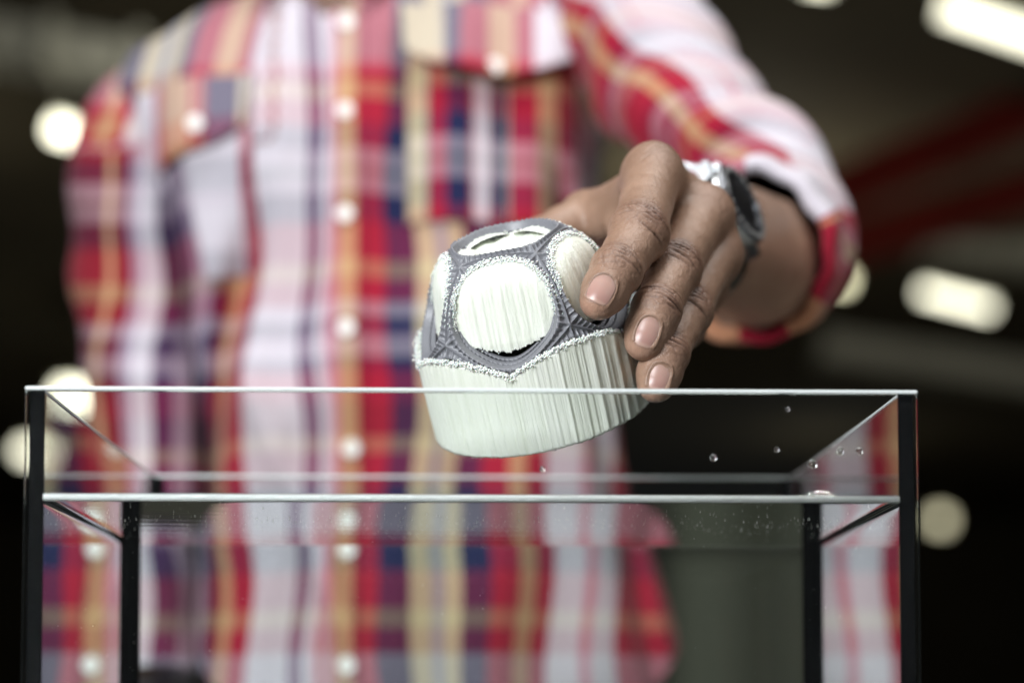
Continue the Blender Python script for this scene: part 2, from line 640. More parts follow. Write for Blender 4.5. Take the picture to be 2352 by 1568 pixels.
water()
bm_obj('waterline_highlight', box_bm((TE + TT + .0004, TT + .00004, WL - .0003), (TW - TE - TT - .0004, TT + .0007, WL + .0024), .0003, 2),  # white strip painting the bright meniscus highlight along the front waterline
       plain('white_highlight_paint', (0.96, 0.97, 0.97), 0.5, bump=.4, bscale=500), tank, True)


def specks():
    """dust floating just below the water surface and in the water"""
    base, bf = [], []
    oct_v = np.array([(1, 0, 0), (-1, 0, 0), (0, 1, 0), (0, -1, 0), (0, 0, 1), (0, 0, -1)], float)
    oct_f = [(0, 2, 4), (2, 1, 4), (1, 3, 4), (3, 0, 4), (2, 0, 5), (1, 2, 5), (3, 1, 5), (0, 3, 5)]
    V, Fc = [], []
    for i in range(1500):
        top = i < 1000
        x = rng.uniform(wx0 + .004, wx1 - .004)
        y = np.clip(rng.normal(.115, .045), wy0 + .006, wy1 - .006) if top else rng.uniform(wy0 + .004, wy1 - .004)
        z = WL - .0003 if top else WL - rng.uniform(.004, .09)
        r = abs(rng.normal(.00008, .00006)) + .00005
        if not top: r *= .8
        o = len(V)
        V += list(oct_v * r * rng.uniform(.6, 1.3, (6, 1)) + (x, y, z))
        Fc += [tuple(k + o for k in f) for f in oct_f]
    o = mesh_obj('floating_dust', V, Fc, plain('pale_dust', (0.85, 0.83, 0.78), 0.8), None, False)
    o.location, o.rotation_euler = tank.location, tank.rotation_euler
    tag(o, 'pale dust specks floating in and on the water', 'dust', kind='stuff')


specks()

M_DROP, _, _ = glass_mat('water_drop', (1, 1, 1), 1.333)


def droplets():
    yaw = Matrix.Rotation(-PSI, 3, 'Z')
    n = 0
    for px, py, r, lab in ((1865, 1066, 1.5, 'largest water droplet, at the sloping rim of the side pane'), (1928, 1037, 1.3, 'water droplet on the glass, the one of the close pair farther from the tank corner'),
                           (1972, 1037, 1.2, 'water droplet on the glass, nearest of the pair to the tank corner'), (1637, 1052, 1.1, 'small water droplet alone on the dark glass below the fingers'),
                           (1808, 941, .7, 'tiny water droplet high on the glass under the rim'), (1782, 1033, .8, 'tiny water droplet on the dark glass before the side pane'),
                           (1246, 1078, .9, 'small water droplet on the glass before the plaid shirt, under the ball')):
        Y = P0[1] + TT + .0006 + (px - 57) / 4000 * .66 * math.sin(PSI)
        c = W(px, py, Y)
        bm = bmesh.new()
        bmesh.ops.create_uvsphere(bm, u_segments=20, v_segments=12, radius=1)
        for v in bm.verts:
            y = v.co.y
            v.co = Vector((v.co.x * r, (y * .62 if y > 0 else y * .05) * r, v.co.z * r * (1.15 if v.co.z < 0 else 1))) * .0012
        o = bm_obj('water_droplet', bm, M_DROP, None, True)
        o.location = c
        o.rotation_euler = (0, 0, PSI)
        tag(o, lab, 'droplet', 'droplets on the front glass')


droplets()


def table():
    e = empty('work_table', 'white work table under the glass tank', 'table', None, (0, .8, 0))
    zt = P0[2] - TH_ - .0008
    m = plain('white_laminate', (0.82, 0.82, 0.80), 0.5)
    bm_obj('table_top', box_bm((-.45, -.22, zt - .03), (.45, .27, zt), .003), m, e)
    for x in (-.42, .38):
        for y in (-.19, .20):
            bm_obj('leg', box_bm((x, y, 0), (x + .04, y + .04, zt - .0305), .003), M_STEEL, e)


table()

# ==================================================================  THE PRINTED BALL
BR = 0.0452
BC = W(1203, 748, 0.7435)


def ball_frame():
    el = math.atan2(BC[2] - ZC, BC[1])
    er = np.array([1., 0, 0]); eu = np.array([0, -math.sin(el), math.cos(el)]); ec = np.array([0, -math.cos(el), -math.sin(el)])
    t, ro = math.radians(17), math.radians(13.0)
    a = math.sin(t) * ec + math.cos(t) * (-math.sin(ro) * er + math.cos(ro) * eu)
    x = nrm(ec - a * (ec @ a))          # azimuth 0 points to the viewer
    y = np.cross(a, x)                  # azimuth +90: to the right of the picture
    return x, y, a


bx_, by_, ba_ = ball_frame()
ball = empty('printed_ball', 'grey latticed ball with pale support material, held over the tank by the hand', 'printed model', None, tuple(BC))
ball.rotation_euler = Matrix((bx_, by_, ba_)).transposed().to_euler()
AZ0 = math.radians(-12)     # azimuth of the face turned to the viewer
RIN = math.tan(math.radians(31.717))


def face_frames():
    fr = [(np.array([0, 0, 1.]), AZ0)]
    th = math.radians(63.435)
    for k in range(5):
        p = AZ0 + k * 2 * math.pi / 5
        fr.append((np.array([math.sin(th) * math.cos(p), math.sin(th) * math.sin(p), math.cos(th)]), None))
    for k in range(5):
        p = AZ0 + math.pi + k * 2 * math.pi / 5
        fr.append((np.array([math.sin(th) * math.cos(p), math.sin(th) * math.sin(p), -math.cos(th)]), None))
    fr.append((np.array([0, 0, -1.]), AZ0 + math.pi))
    out = []
    for n, p in fr:
        if p is not None:
            t1 = np.array([math.cos(p), math.sin(p), 0])       # toward a neighbour face = toward an edge
        elif n[2] > 0:
            t1 = nrm(np.array([0, 0, 1.]) - n * n[2])          # edge shared with the top face
        else:
            t1 = nrm(np.array([0, 0, -1.]) + n * n[2])
        out.append((n, t1, np.cross(n, t1)))
    return out


FACES = face_frames()


def r_edge(th):
    m = (th + math.pi / 5) % (2 * math.pi / 5) - math.pi / 5
    return RIN / np.cos(m)


def r_hole(th):
    return 0.560 - 0.014 * np.cos(5 * th)


def shell(name, R, thick, nth, ns, ribs, faces, hole_k=1.0):
    """one spherical dodecahedral lattice shell"""
    V, Fc = [], []
    nin = 4
    for (n, t1, t2) in faces:
        th = np.linspace(0, 2 * math.pi, nth, endpoint=False)
        s = np.concatenate([np.zeros(nin), np.linspace(0, 1, ns)])
        T, S = np.meshgrid(th, s, indexing='ij')
        rh = r_hole(T) * hole_k
        re_ = r_edge(T)
        r = rh + (re_ - rh) * S
        d = n + r[..., None] * (np.cos(T)[..., None] * t1 + np.sin(T)[..., None] * t2)
        d = nrm(d)
        # relief
        h = np.zeros_like(S)
        if ribs:
            lip = np.exp(-((S - 0.16) / 0.14) ** 2) * 0.012
            width = re_ - rh
            mid = np.exp(-((1 - S) * width / 0.012) ** 2) * 0.014
            nr = 60
            tooth = (np.abs(((T * nr / (2 * math.pi)) % 1) - 0.5) * 2) ** 3
            band = np.clip(1 - np.abs(S - .38) / .42, 0, 1) ** .5
            rib = tooth * band * 0.020
            m = (T + math.pi / 5) % (2 * math.pi / 5) - math.pi / 5
            node = np.exp(-((np.abs(m) - math.pi / 5) / 0.035) ** 2) * np.clip((S - .2) / .3, 0, 1) * .016
            hollow = -0.016 * np.clip(1 - np.abs(S - .62) / .38, 0, 1)
            h = lip + rib + np.maximum(mid, node) + hollow
            h = h + (wav(d.reshape(-1, 3) * 30, 5, 6, .7, 2) * .0022).reshape(S.shape)
        rad = R * (1 + h)
        # wall of the hole going inwards, with print layers
        for q in range(nin):
            f = 1 - q / nin
            rad[:, q] = R * (1 - thick * f) + (R * .006 * (q % 2) if ribs else 0)
            if q < nin:
                rad[:, q] = np.minimum(rad[:, q], R * (1 + h[:, nin]) - R * thick * .1 * (nin - q) / nin)
        P = d * rad[..., None]
        off = len(V)
        V += list(P.reshape(-1, 3))
        nv = len(s)
        Fc += [tuple(reversed(f)) for f in grid_faces(nth, nv, True, off)]
        # inner side of the strut
        Pi = d[:, nin:] * (R * (1 - thick))
        o2 = len(V)
        V += list(Pi.reshape(-1, 3))
        Fc += grid_faces(nth, ns, True, o2)
    return mesh_obj(name, V, Fc, M_GREY, ball, True)


UP = FACES[:6]
shell('outer_shell', BR, 0.075, 720, 13, True, FACES[:11])
shell('inner_shell', BR * .905, 0.045, 300, 8, True, FACES[:11], .975)
shell('inner_shell', BR * .825, 0.045, 300, 8, True, FACES[:11], .94)

crumb_pts = []


def plug(face, plane, seed, k=1.035):
    """vertical block of support material filling one window"""
    n, t1, t2 = face
    az = math.atan2(n[1], n[0])
    ca, sa = math.cos(az), math.sin(az)
    nth, nr_ = 200, 60
    r = np.random.default_rng(seed)
    jag = np.interp(np.linspace(0, 400, nth, endpoint=False), np.arange(401), np.r_[r.normal(0, .010, 400), 0])
    th = np.linspace(0, 2 * math.pi, nth, endpoint=False)
    rho = np.linspace(0, 1, nr_) ** .8
    T, Q = np.meshgrid(th, rho, indexing='ij')
    low = np.clip(-np.cos(T), 0, 1) ** 2
    rr = (r_hole(T) * k * (1 - .23 * low) + jag[:, None]) * Q
    d = nrm(n + rr[..., None] * (np.cos(T)[..., None] * t1 + np.sin(T)[..., None] * t2))
    P = d * BR * .995
    lx = P[..., 0] * ca + P[..., 1] * sa
    ly = -P[..., 0] * sa + P[..., 1] * ca
    lz = P[..., 2]
    # smooth vertical flutes
    fl = sum(a * np.sin(ly / BR * f + p) for a, f, p in ((.004, 21, 1.2), (.0035, 37, .3 + seed), (.0025, 71, 2.2), (.002, 133, .5)))
    wall = BR * (plane - .09 * np.clip((lz / BR - .12) / .62, 0, 1) + fl + 0.05 * (1 - (ly / (BR * .55)) ** 2) - .05)
    cap = BR * (0.985 * np.ones_like(lz))
    nx = np.minimum(lx, wall)
    soft = .0018
    nx = -soft * np.logaddexp(-lx / soft, -wall / soft) + soft * .25
    P2 = np.stack([nx * ca - ly * sa, nx * sa + ly * ca, lz], -1)
    V = list(P2.reshape(-1, 3))
    Fc = grid_faces(nth, nr_, True)
    # skirt inwards
    back = P2[:, -1] - np.array([ca, sa, 0]) * BR * .25
    back = back * np.array([1, 1, 1])
    o = len(V)
    V += list(back)
    for i in range(nth):
        j = (i + 1) % nth
        Fc.append((i * nr_ + nr_ - 1, j * nr_ + nr_ - 1, o + j, o + i))
    mesh_obj('support_plug', V, Fc, M_SUPPORT, ball, True)
    # crumbs round the rim
    for i in range(nth):
        flush = lx[i, -1] - wall[i, -1]
        if flush < .004:
            for _ in range(26):
                q = .965 + r.normal(.0, .03)
                dd = nrm(n + r_hole(th[i]) * k * q * (math.cos(th[i] + r.normal(0, .02)) * t1 + math.sin(th[i]) * t2))
                p = dd * BR * 1.0
                l2 = p[0] * ca + p[1] * sa
                dx = min(0, wall[i, -1] - l2)
                crumb_pts.append((p + np.array([ca, sa, 0]) * dx * .6 + r.normal(0, .0004, 3), r.uniform(.00015, .00050)))
        elif r.random() < .5:
            p = P2[i, -2] + r.normal(0, .0003, 3)
            crumb_pts.append((p, r.uniform(.00015, .0004)))


plug(FACES[1], .80, 1)
plug(FACES[2], .80, 2)
plug(FACES[5], .80, 3)
plug(FACES[3], .80, 4)
plug(FACES[4], .80, 5)


def top_filling():
    nth, nr_ = 160, 24
    th = np.linspace(0, 2 * math.pi, nth, endpoint=False)
    q = np.linspace(0.0, 1, nr_)
    T, Q = np.meshgrid(th, q, indexing='ij')
    rr = Q * .50 * BR
    zz = BR * (.765 - .05 * np.clip((.55 - Q) / .2, 0, 1) + .012 * np.sin(9 * T + 8 * Q) * Q + .02 * Q ** 4)
    p = np.stack([rr * np.cos(T), rr * np.sin(T), zz], -1).reshape(-1, 3)
    p[:, 2] += wav(p * 2500, 9, 6, .7, 2) * .0003
    mesh_obj('support_filling', p, grid_faces(nth, nr_, True), M_SUPPORT, ball, True)
    for i in range(260):
        a, r = rng.uniform(0, 6.28), rng.uniform(.40, .53) * BR
        crumb_pts.append((np.array([r * math.cos(a), r * math.sin(a), BR * .785 + rng.normal(0, .0006)]), rng.uniform(.0002, .0006)))


top_filling()


def skirt():
    naz, nz = 900, 40
    az = np.linspace(0, 2 * math.pi, naz, endpoint=False)
    rel = az - AZ0
    m = (rel) % (2 * math.pi / 5) - math.pi / 5           # 0 at the middle of a lower face
    x = np.abs(m) / (math.pi / 5)
    jag = rng.normal(0, .006, naz)
    jag = .5 * jag + .5 * np.roll(jag, 1)
    ztop = BR * (0.045 - .185 * x ** 2.2 + jag)
    ddeg = (np.degrees(az) + 180) % 360 - 180
    # flutes: strong on the side under the fingers, faint elsewhere
    strong = np.clip((ddeg - 4) / 12, 0, 1) * np.clip((150 - ddeg) / 20, 0, 1)
    r = np.random.default_rng(21)
    flute = np.zeros(naz)
    a = -180.0
    while a < 180:
        w = r.uniform(3.0, 9.5)
        amp = r.uniform(.25, 1.0)
        t = (ddeg - a) / w
        sel = (t >= 0) & (t < 1)
        flute[sel] = amp * (t[sel] ** 1.6 * np.clip((1 - t[sel]) / .13, 0, 1) ** .8)
        a += w
    fine = rng.normal(0, 1, naz)
    fine = (fine + np.roll(fine, 1) + np.roll(fine, 2)) / 3
    seam = np.exp(-((ddeg - 0.5) / .8) ** 2)
    rad = BR * (1.068 + .042 * flute * (.10 + .90 * strong) + .0026 * fine + .006 * seam)
    step = np.round(flute * 3) / 3
    zbot = -BR * (.890 + .0 * az) + BR * (.034 * step * strong + .006 * rng.normal(0, 1, naz) * .6)
    v = np.linspace(0, 1, nz)
    A, Vv = np.meshgrid(az, v, indexing='ij')
    Z = ztop[:, None] + (zbot - ztop)[:, None] * Vv
    Rr = rad[:, None] * (1 + .010 * np.sin(Vv * 2.2)) - BR * .02 * np.exp(-Vv / .012)
    P = np.stack([Rr * np.cos(A), Rr * np.sin(A), Z], -1)
    V = list(P.reshape(-1, 3))
    Fc = [tuple(reversed(f)) for f in grid_faces(naz, nz, True)]
    # top ledge in to the shell
    o = len(V)
    zi = ztop - BR * .035
    V += list(np.stack([BR * .93 * np.cos(az), BR * .93 * np.sin(az), zi], -1))
    o2 = len(V)
    V += list(np.stack([rad * .97 * np.cos(az), rad * .97 * np.sin(az), zbot - BR * .008], -1))
    c = len(V)
    V.append((0, 0, -BR * .93))
    for i in range(naz):
        j = (i + 1) % naz
        Fc.append((i * nz, j * nz, o + j, o + i))
        Fc.append((j * nz + nz - 1, i * nz + nz - 1, o2 + i, o2 + j))
        Fc.append((o2 + j, o2 + i, c))
    mesh_obj('support_skirt', V, Fc, M_SUPPORT, ball, True)
    for i in range(naz):
        for _ in range(7):
            p = np.array([rad[i] * math.cos(az[i]), rad[i] * math.sin(az[i]), ztop[i]]) * (1 + rng.normal(-.014, .016)) + np.array([0, 0, rng.normal(.0001, .0005)])
            crumb_pts.append((p, rng.uniform(.00018, .00055)))
    for i in range(110):       # the granular seam
        zz = rng.uniform(-.93, -.24) * BR
        a = math.radians(.5 + rng.normal(0, .7))
        crumb_pts.append((np.array([BR * 1.046 * math.cos(a), BR * 1.046 * math.sin(a), zz]), rng.uniform(.00015, .0004)))
    for i in range(160):       # flakes along the bottom edge
        k = rng.integers(naz)
        crumb_pts.append((np.array([rad[k] * .995 * math.cos(az[k]), rad[k] * .995 * math.sin(az[k]), zbot[k] + rng.normal(0, .0003)]), rng.uniform(.00015, .0004)))


skirt()


def crumbs():
    tv = np.array([(1, 1, 1), (-1, -1, 1), (-1, 1, -1), (1, -1, -1)], float) * .8
    V, Fc = [], []
    for p, r in crumb_pts:
        o = len(V)
        bits = tv * r * rng.uniform(.5, 1.5, (4, 3))
        V += list(bits + p)
        Fc += [(o, o + 1, o + 2), (o, o + 3, o + 1), (o, o + 2, o + 3), (o + 1, o + 3, o + 2)]
    o = mesh_obj('support_crumbs', V, Fc, M_CRUMB, ball, True)
    o['kind'] = 'stuff'


crumbs()

# ==================================================================  THE PERSON
person = empty('person', 'person in a red plaid shirt reaching one hand out over the tank', 'person', None, (-0.09, 1.30, 0))
PO = np.array(person.location)


# ---- signed distance helpers
def sd_cone(p, a, b, r1, r2):
    ab = b - a
    h = np.clip(((p - a) @ ab) / (ab @ ab), 0, 1)
    h = h.astype(p.dtype)
    return np.sqrt((((p - a) - h[..., None] * ab) ** 2).sum(-1)) - (r1 + (r2 - r1) * h)


def sd_ell(p, c, ax, rad):
    q = (p - c) @ ax.T / rad
    k0 = np.sqrt((q ** 2).sum(-1))
    k1 = np.sqrt(((q / rad) ** 2).sum(-1))
    return k0 * (k0 - 1) / np.maximum(k1, 1e-6)


def smin(a, b, k):
    return np.minimum(a, b) - np.maximum(k - np.abs(a - b), 0) ** 2 / (4 * k)


def surface_nets(fun, lo, hi, h):
    lo = np.asarray(lo, float)
    n = np.ceil((np.asarray(hi) - lo) / h).astype(int) + 1
    ax = [(lo[i] + h * np.arange(n[i])).astype(np.float32) for i in range(3)]
    B = 12
    f = np.empty(n, np.float32)
    bl = [np.arange(0, n[i], B) for i in range(3)]
    cen = np.stack(np.meshgrid(*[lo[i] + h * (bl[i] + (B - 1) / 2) for i in range(3)], indexing='ij'), -1)
    cd = fun(cen.reshape(-1, 3)).reshape(cen.shape[:3])
    lim = h * B * .87 * 1.6 + .004
    for bi, i0 in enumerate(bl[0]):
        for bj, j0 in enumerate(bl[1]):
            for bk, k0 in enumerate(bl[2]):
                sl = (slice(i0, i0 + B), slice(j0, j0 + B), slice(k0, k0 + B))
                if abs(cd[bi, bj, bk]) > lim:
                    f[sl] = cd[bi, bj, bk]
                    continue
                X, Y, Z = np.meshgrid(ax[0][sl[0]], ax[1][sl[1]], ax[2][sl[2]], indexing='ij')
                f[sl] = fun(np.stack([X, Y, Z], -1).reshape(-1, 3)).reshape(X.shape)
    s = f < 0
    cs = np.zeros(np.array(s.shape) - 1, np.int8)
    for a in (0, 1):
        for b in (0, 1):
            for c in (0, 1):
                cs += s[a:n[0] - 1 + a, b:n[1] - 1 + b, c:n[2] - 1 + c]
    act = (cs > 0) & (cs < 8)
    idx = -np.ones(act.shape, np.int64)
    I = np.argwhere(act)
    idx[act] = np.arange(len(I))
    pos = np.zeros((len(I), 3))
    cnt = np.zeros(len(I))
    cor = [np.array(c) for c in np.ndindex(2, 2, 2)]
    for c0 in cor:
        for k in range(3):
            if c0[k] == 0:
                c1 = c0.copy(); c1[k] = 1
                f0 = f[tuple((I + c0).T)]; f1 = f[tuple((I + c1).T)]
                m = (f0 < 0) != (f1 < 0)
                t = np.where(m, f0 / np.where(m, f0 - f1, 1), 0)
                pt = c0 + t[:, None] * (c1 - c0)
                pos[m] += pt[m]
                cnt[m] += 1
    V = lo + h * (I + pos / cnt[:, None])
    quads = []
    for k in range(3):
        sl0 = [slice(None)] * 3; sl1 = [slice(None)] * 3
        sl0[k] = slice(0, -1); sl1[k] = slice(1, None)
        ch = s[tuple(sl0)] != s[tuple(sl1)]
        E = np.argwhere(ch)
        a, b = (k + 1) % 3, (k + 2) % 3
        ok = (E[:, a] > 0) & (E[:, b] > 0) & (E[:, a] < n[a] - 1) & (E[:, b] < n[b] - 1)
        E = E[ok]
        ea, eb = np.zeros(3, int), np.zeros(3, int)
        ea[a] = 1; eb[b] = 1
        q = np.stack([idx[tuple(E.T)], idx[tuple((E - ea).T)], idx[tuple((E - ea - eb).T)], idx[tuple((E - eb).T)]], -1)
        ins = s[tuple(E.T)]
        q[~ins] = q[~ins][:, ::-1]
        quads.append(q)
    return V, np.concatenate(quads)


mm = 0.001
FING = {
    'index': ([(1500, 404, .7620), (1467, 540, .7225), (1416, 624, .7060), (1376, 690, .6995)], (13.2, 11.6, 12.2, 10.3, 10.3, 9.5, 7.9)),
    'middle': ([(1612, 500, .7750), (1546, 622, .7370), (1507, 712, .7170), (1479, 783, .7130)], (13.0, 11.0, 11.6, 9.9, 10.0, 9.3, 7.8)),
    'ring': ([(1640, 590, .7800), (1578, 716, .7420), (1528, 812, .7220), (1507, 884, .7180)], (12.2, 10.2, 10.9, 9.3, 9.3, 8.7, 7.4)),
    'little': ([(1616, 664, .7980), (1572, 750, .7780), (1538, 800, .7680), (1508, 846, .7700)], (10.8, 9.0, 9.2, 8.0, 7.8, 7.5, 6.4)),
    'thumb': ([(1530, 520, .8280), (1350, 503, .8230), (1246, 556, .8120), (1212, 640, .8060)], (17.0, 14.5, 12.8, 11.8, 11.2, 10.8, 8.6)),
}
JO = {k: [W(*p) for p in v[0]] for k, v in FING.items()}
WR = W(1548, 534, .848)
FA = W(1722, 578, .985)
FB = W(1752, 578, 1.03)
fax = nrm(FA - WR)
wn = np.array([.88, -.32, .36]); wn = nrm(wn - fax * (wn @ fax))     # back of the wrist faces this way
wl = np.cross(fax, wn)                                             # across the wrist


def chain(name):
    j, r = JO[name], FING[name][1]
    pts = [j[0], (j[0] + j[1]) / 2, j[1], (j[1] + j[2]) / 2, j[2], j[2] + (j[3] - j[2]) * .5, j[3]]
    return pts, [x * mm for x in r]


CH = {k: chain(k) for k in FING}


def dorsal(name):
    j = JO[name]
    if name == 'thumb':
        d0 = np.array([-.2, .75, .6])
    else:
        d0 = np.array([0.10, -1.0, .22]) if name != 'index' else np.array([-.02, -1.0, .22])
    out = []
    for i in range(3):
        a = nrm(j[i + 1] - j[i])
        n = nrm(d0 - a * (d0 @ a))
        out.append((a, n, np.cross(a, n)))
    return out


DO = {k: dorsal(k) for k in FING}


def near(p, pts, rad):
    lo = np.min(pts, 0) - rad; hi = np.max(pts, 0) + rad
    return np.all((p >= lo) & (p <= hi), -1)


def palm_sdf(p):
    d = np.full(len(p), 1.0, p.dtype)

    def add(v, k):
        nonlocal d
        d = smin(d, v, k * mm)
    hn = nrm(np.array([.72, -.15, .60]))      # back of the hand
    # wrist and forearm: two rounded bars side by side
    for s in (-1, 1):
        add(sd_cone(p, WR + wl * s * 10.5 * mm - fax * 8 * mm, WR + wl * s * 9 * mm + fax * 45 * mm, 18 * mm, 22 * mm), 10)
        add(sd_cone(p, WR + wl * s * 9 * mm + fax * 45 * mm, FA + wl * s * 9 * mm, 22 * mm, 32 * mm), 10)
        add(sd_cone(p, FA + wl * s * 9 * mm, FB + wl * s * 9 * mm, 32 * mm, 34 * mm), 8)
    # metacarpals
    for name, off, r0, r1 in (('index', -11, 13.5, 11.5), ('middle', -3.5, 14, 11.5), ('ring', 5, 13.5, 11), ('little', 12, 12.5, 10.2)):
        m = JO[name][0]
        add(sd_cone(p, WR + wl * off * mm * -1 * -1, m - hn * 3 * mm, r0 * mm, r1 * mm), 10)
    # knuckle heads and extensor tendons
    for name, r in (('index', 9.2), ('middle', 9.0), ('ring', 8.4), ('little', 7.4)):
        m = JO[name][0]
        up = np.array([-.12, -.25, .95]) if name == 'index' else np.array([.55, -.35, .75])
        add(sd_ell(p, m + nrm(up) * 4.5 * mm, np.eye(3), np.array([r, r, r]) * mm), 5)
    add(sd_cone(p, JO['index'][0] + np.array([.002, .006, .000]), JO['middle'][0] + np.array([.0, .006, .002]), 11.5 * mm, 11.5 * mm), 9)
    add(sd_cone(p, JO['middle'][0] + np.array([.0, .005, .0]), JO['ring'][0] + np.array([.0, .005, .0]), 11 * mm, 10.5 * mm), 8)
    # thenar mass and web between thumb and index
    t = JO['thumb']
    add(sd_cone(p, WR - wn * 6 * mm - wl * 6 * mm, t[0] * .55 + t[1] * .45, 15 * mm, 15 * mm), 9)
    i0 = JO['index'][0]
    add(sd_cone(p, i0 * .62 + WR * .38 - hn * 4 * mm, t[1] * .72 + i0 * .28 + np.array([0, 0.004, -.006]), 11.5 * mm, 8.0 * mm), 9)
    add(sd_cone(p, i0 * .86 + WR * .14 + np.array([-.002, .004, .000]), t[1] * .86 + i0 * .14 + np.array([.004, 0.0, .002]), 10.5 * mm, 10.5 * mm), 9)
    add(sd_cone(p, i0 * .80 + WR * .20 - hn * 6 * mm, t[1] * .45 + i0 * .55 + np.array([0, 0.004, -.014]), 9.5 * mm, 7.0 * mm), 8)
    add(sd_cone(p, i0 * .45 + WR * .55, t[0] * .4 + t[1] * .6, 12 * mm, 11 * mm), 9)
    return d


def finger_sdf(p, name):
    pts, r = CH[name]
    d = np.full(len(p), 1.0, p.dtype)
    for i in range(6):
        d = smin(d, sd_cone(p, pts[i], pts[i + 1], r[i], r[i + 1]), 1.6 * mm)
    j = JO[name]
    # padded fingertip and slightly knobbly joints
    a, n, l = DO[name][2]
    L = np.linalg.norm(j[3] - j[2])
    d = smin(d, sd_ell(p, j[2] + a * L * .62 - n * 1.6 * mm, np.stack([a, n, l]), np.array([L * .62, r[5] * .92, r[5] * 1.03])), 2.5 * mm)
    for q, rr in ((1, r[2]), (2, r[4])):
        a2, n2, l2 = DO[name][q]
        d = smin(d, sd_ell(p, j[q] + n2 * 1.0 * mm, np.stack([a2, n2, l2]), np.array([rr * .85, rr * .95, rr * 1.02])), 3 * mm)
    return d


def hand_sdf(p):
    P = np.full(len(p), .05, np.float64)
    out = np.full(len(p), .05, np.float64)
    P = palm_sdf(p)
    out = P.copy()
    for k in FING:
        m = near(p, CH[k][0], .022)
        if m.any():
            fd = finger_sdf(p[m], k)
            out[m] = smin(out[m], smin(P[m], fd, 5.5 * mm), .7 * mm)
    return out


def body_sdf(p):
    """neck, head, trunk and the hanging arm, mostly under the clothes"""
    N0 = W(748, 120, 1.31); N1 = W(752, -90, 1.30)
    d = sd_cone(p, N0, N1, .056, .052)
    hc = N1 + np.array([0.003, -.01, .075])
    E3 = np.eye(3)
    d = smin(d, sd_ell(p, hc + np.array([0, .012, .035]), E3, np.array([.072, .092, .098])), .02)     # skull
    d = smin(d, sd_ell(p, hc + np.array([0, -.035, -.035]), E3, np.array([.055, .058, .055])), .02)   # jaw
    d = smin(d, sd_cone(p, hc + np.array([0, -.086, .03]), hc + np.array([0, -.104, .0]), .008, .013), .012)   # nose
    d = smin(d, sd_cone(p, hc + np.array([-.018, -.083, -.034]), hc + np.array([.018, -.083, -.034]), .008, .008), .008)  # lips
    for s in (-1, 1):
        d = smin(d, sd_ell(p, hc + np.array([s * .074, .012, .012]), E3, np.array([.010, .020, .032])), .006)  # ears
        d = smin(d, sd_cone(p, hc + np.array([s * .012, -.078, .052]), hc + np.array([s * .048, -.062, .050]), .010, .008), .01)  # brows
        d = np.maximum(d, -sd_ell(p, hc + np.array([s * .031, -.085, .034]), E3, np.array([.014, .010, .009])))
        d = smin(d, sd_ell(p, hc + np.array([s * .031, -.066, .034]), E3, np.array([.013, .013, .011])), .003)  # eyes
    ch = W(900, 420, 1.31)
    be = W(980, 1350, 1.31)
    d = smin(d, sd_ell(p, ch, E3, np.array([.13, .075, .14])), .05)
    d = smin(d, sd_cone(p, ch, be, .085, .085), .05)
    sl, srr = W(330, 290, 1.31), W(1440, 150, 1.27)
    d = smin(d, sd_cone(p, ch + np.array([-.06, 0, .06]), sl, .06, .035), .04)
    d = smin(d, sd_cone(p, ch + np.array([.06, 0, .06]), srr, .06, .033), .04)
    d = smin(d, sd_cone(p, sl, W(315, 800, 1.30), .032, .028), .02)
    d = smin(d, sd_cone(p, W(315, 800, 1.30), W(350, 1500, 1.26), .028, .022), .02)
    el = W(1782, 545, 1.075)
    d = smin(d, sd_cone(p, srr, el, .033, .030), .02)
    d = smin(d, sd_cone(p, el, FB, .030, .033), .01)
    return d


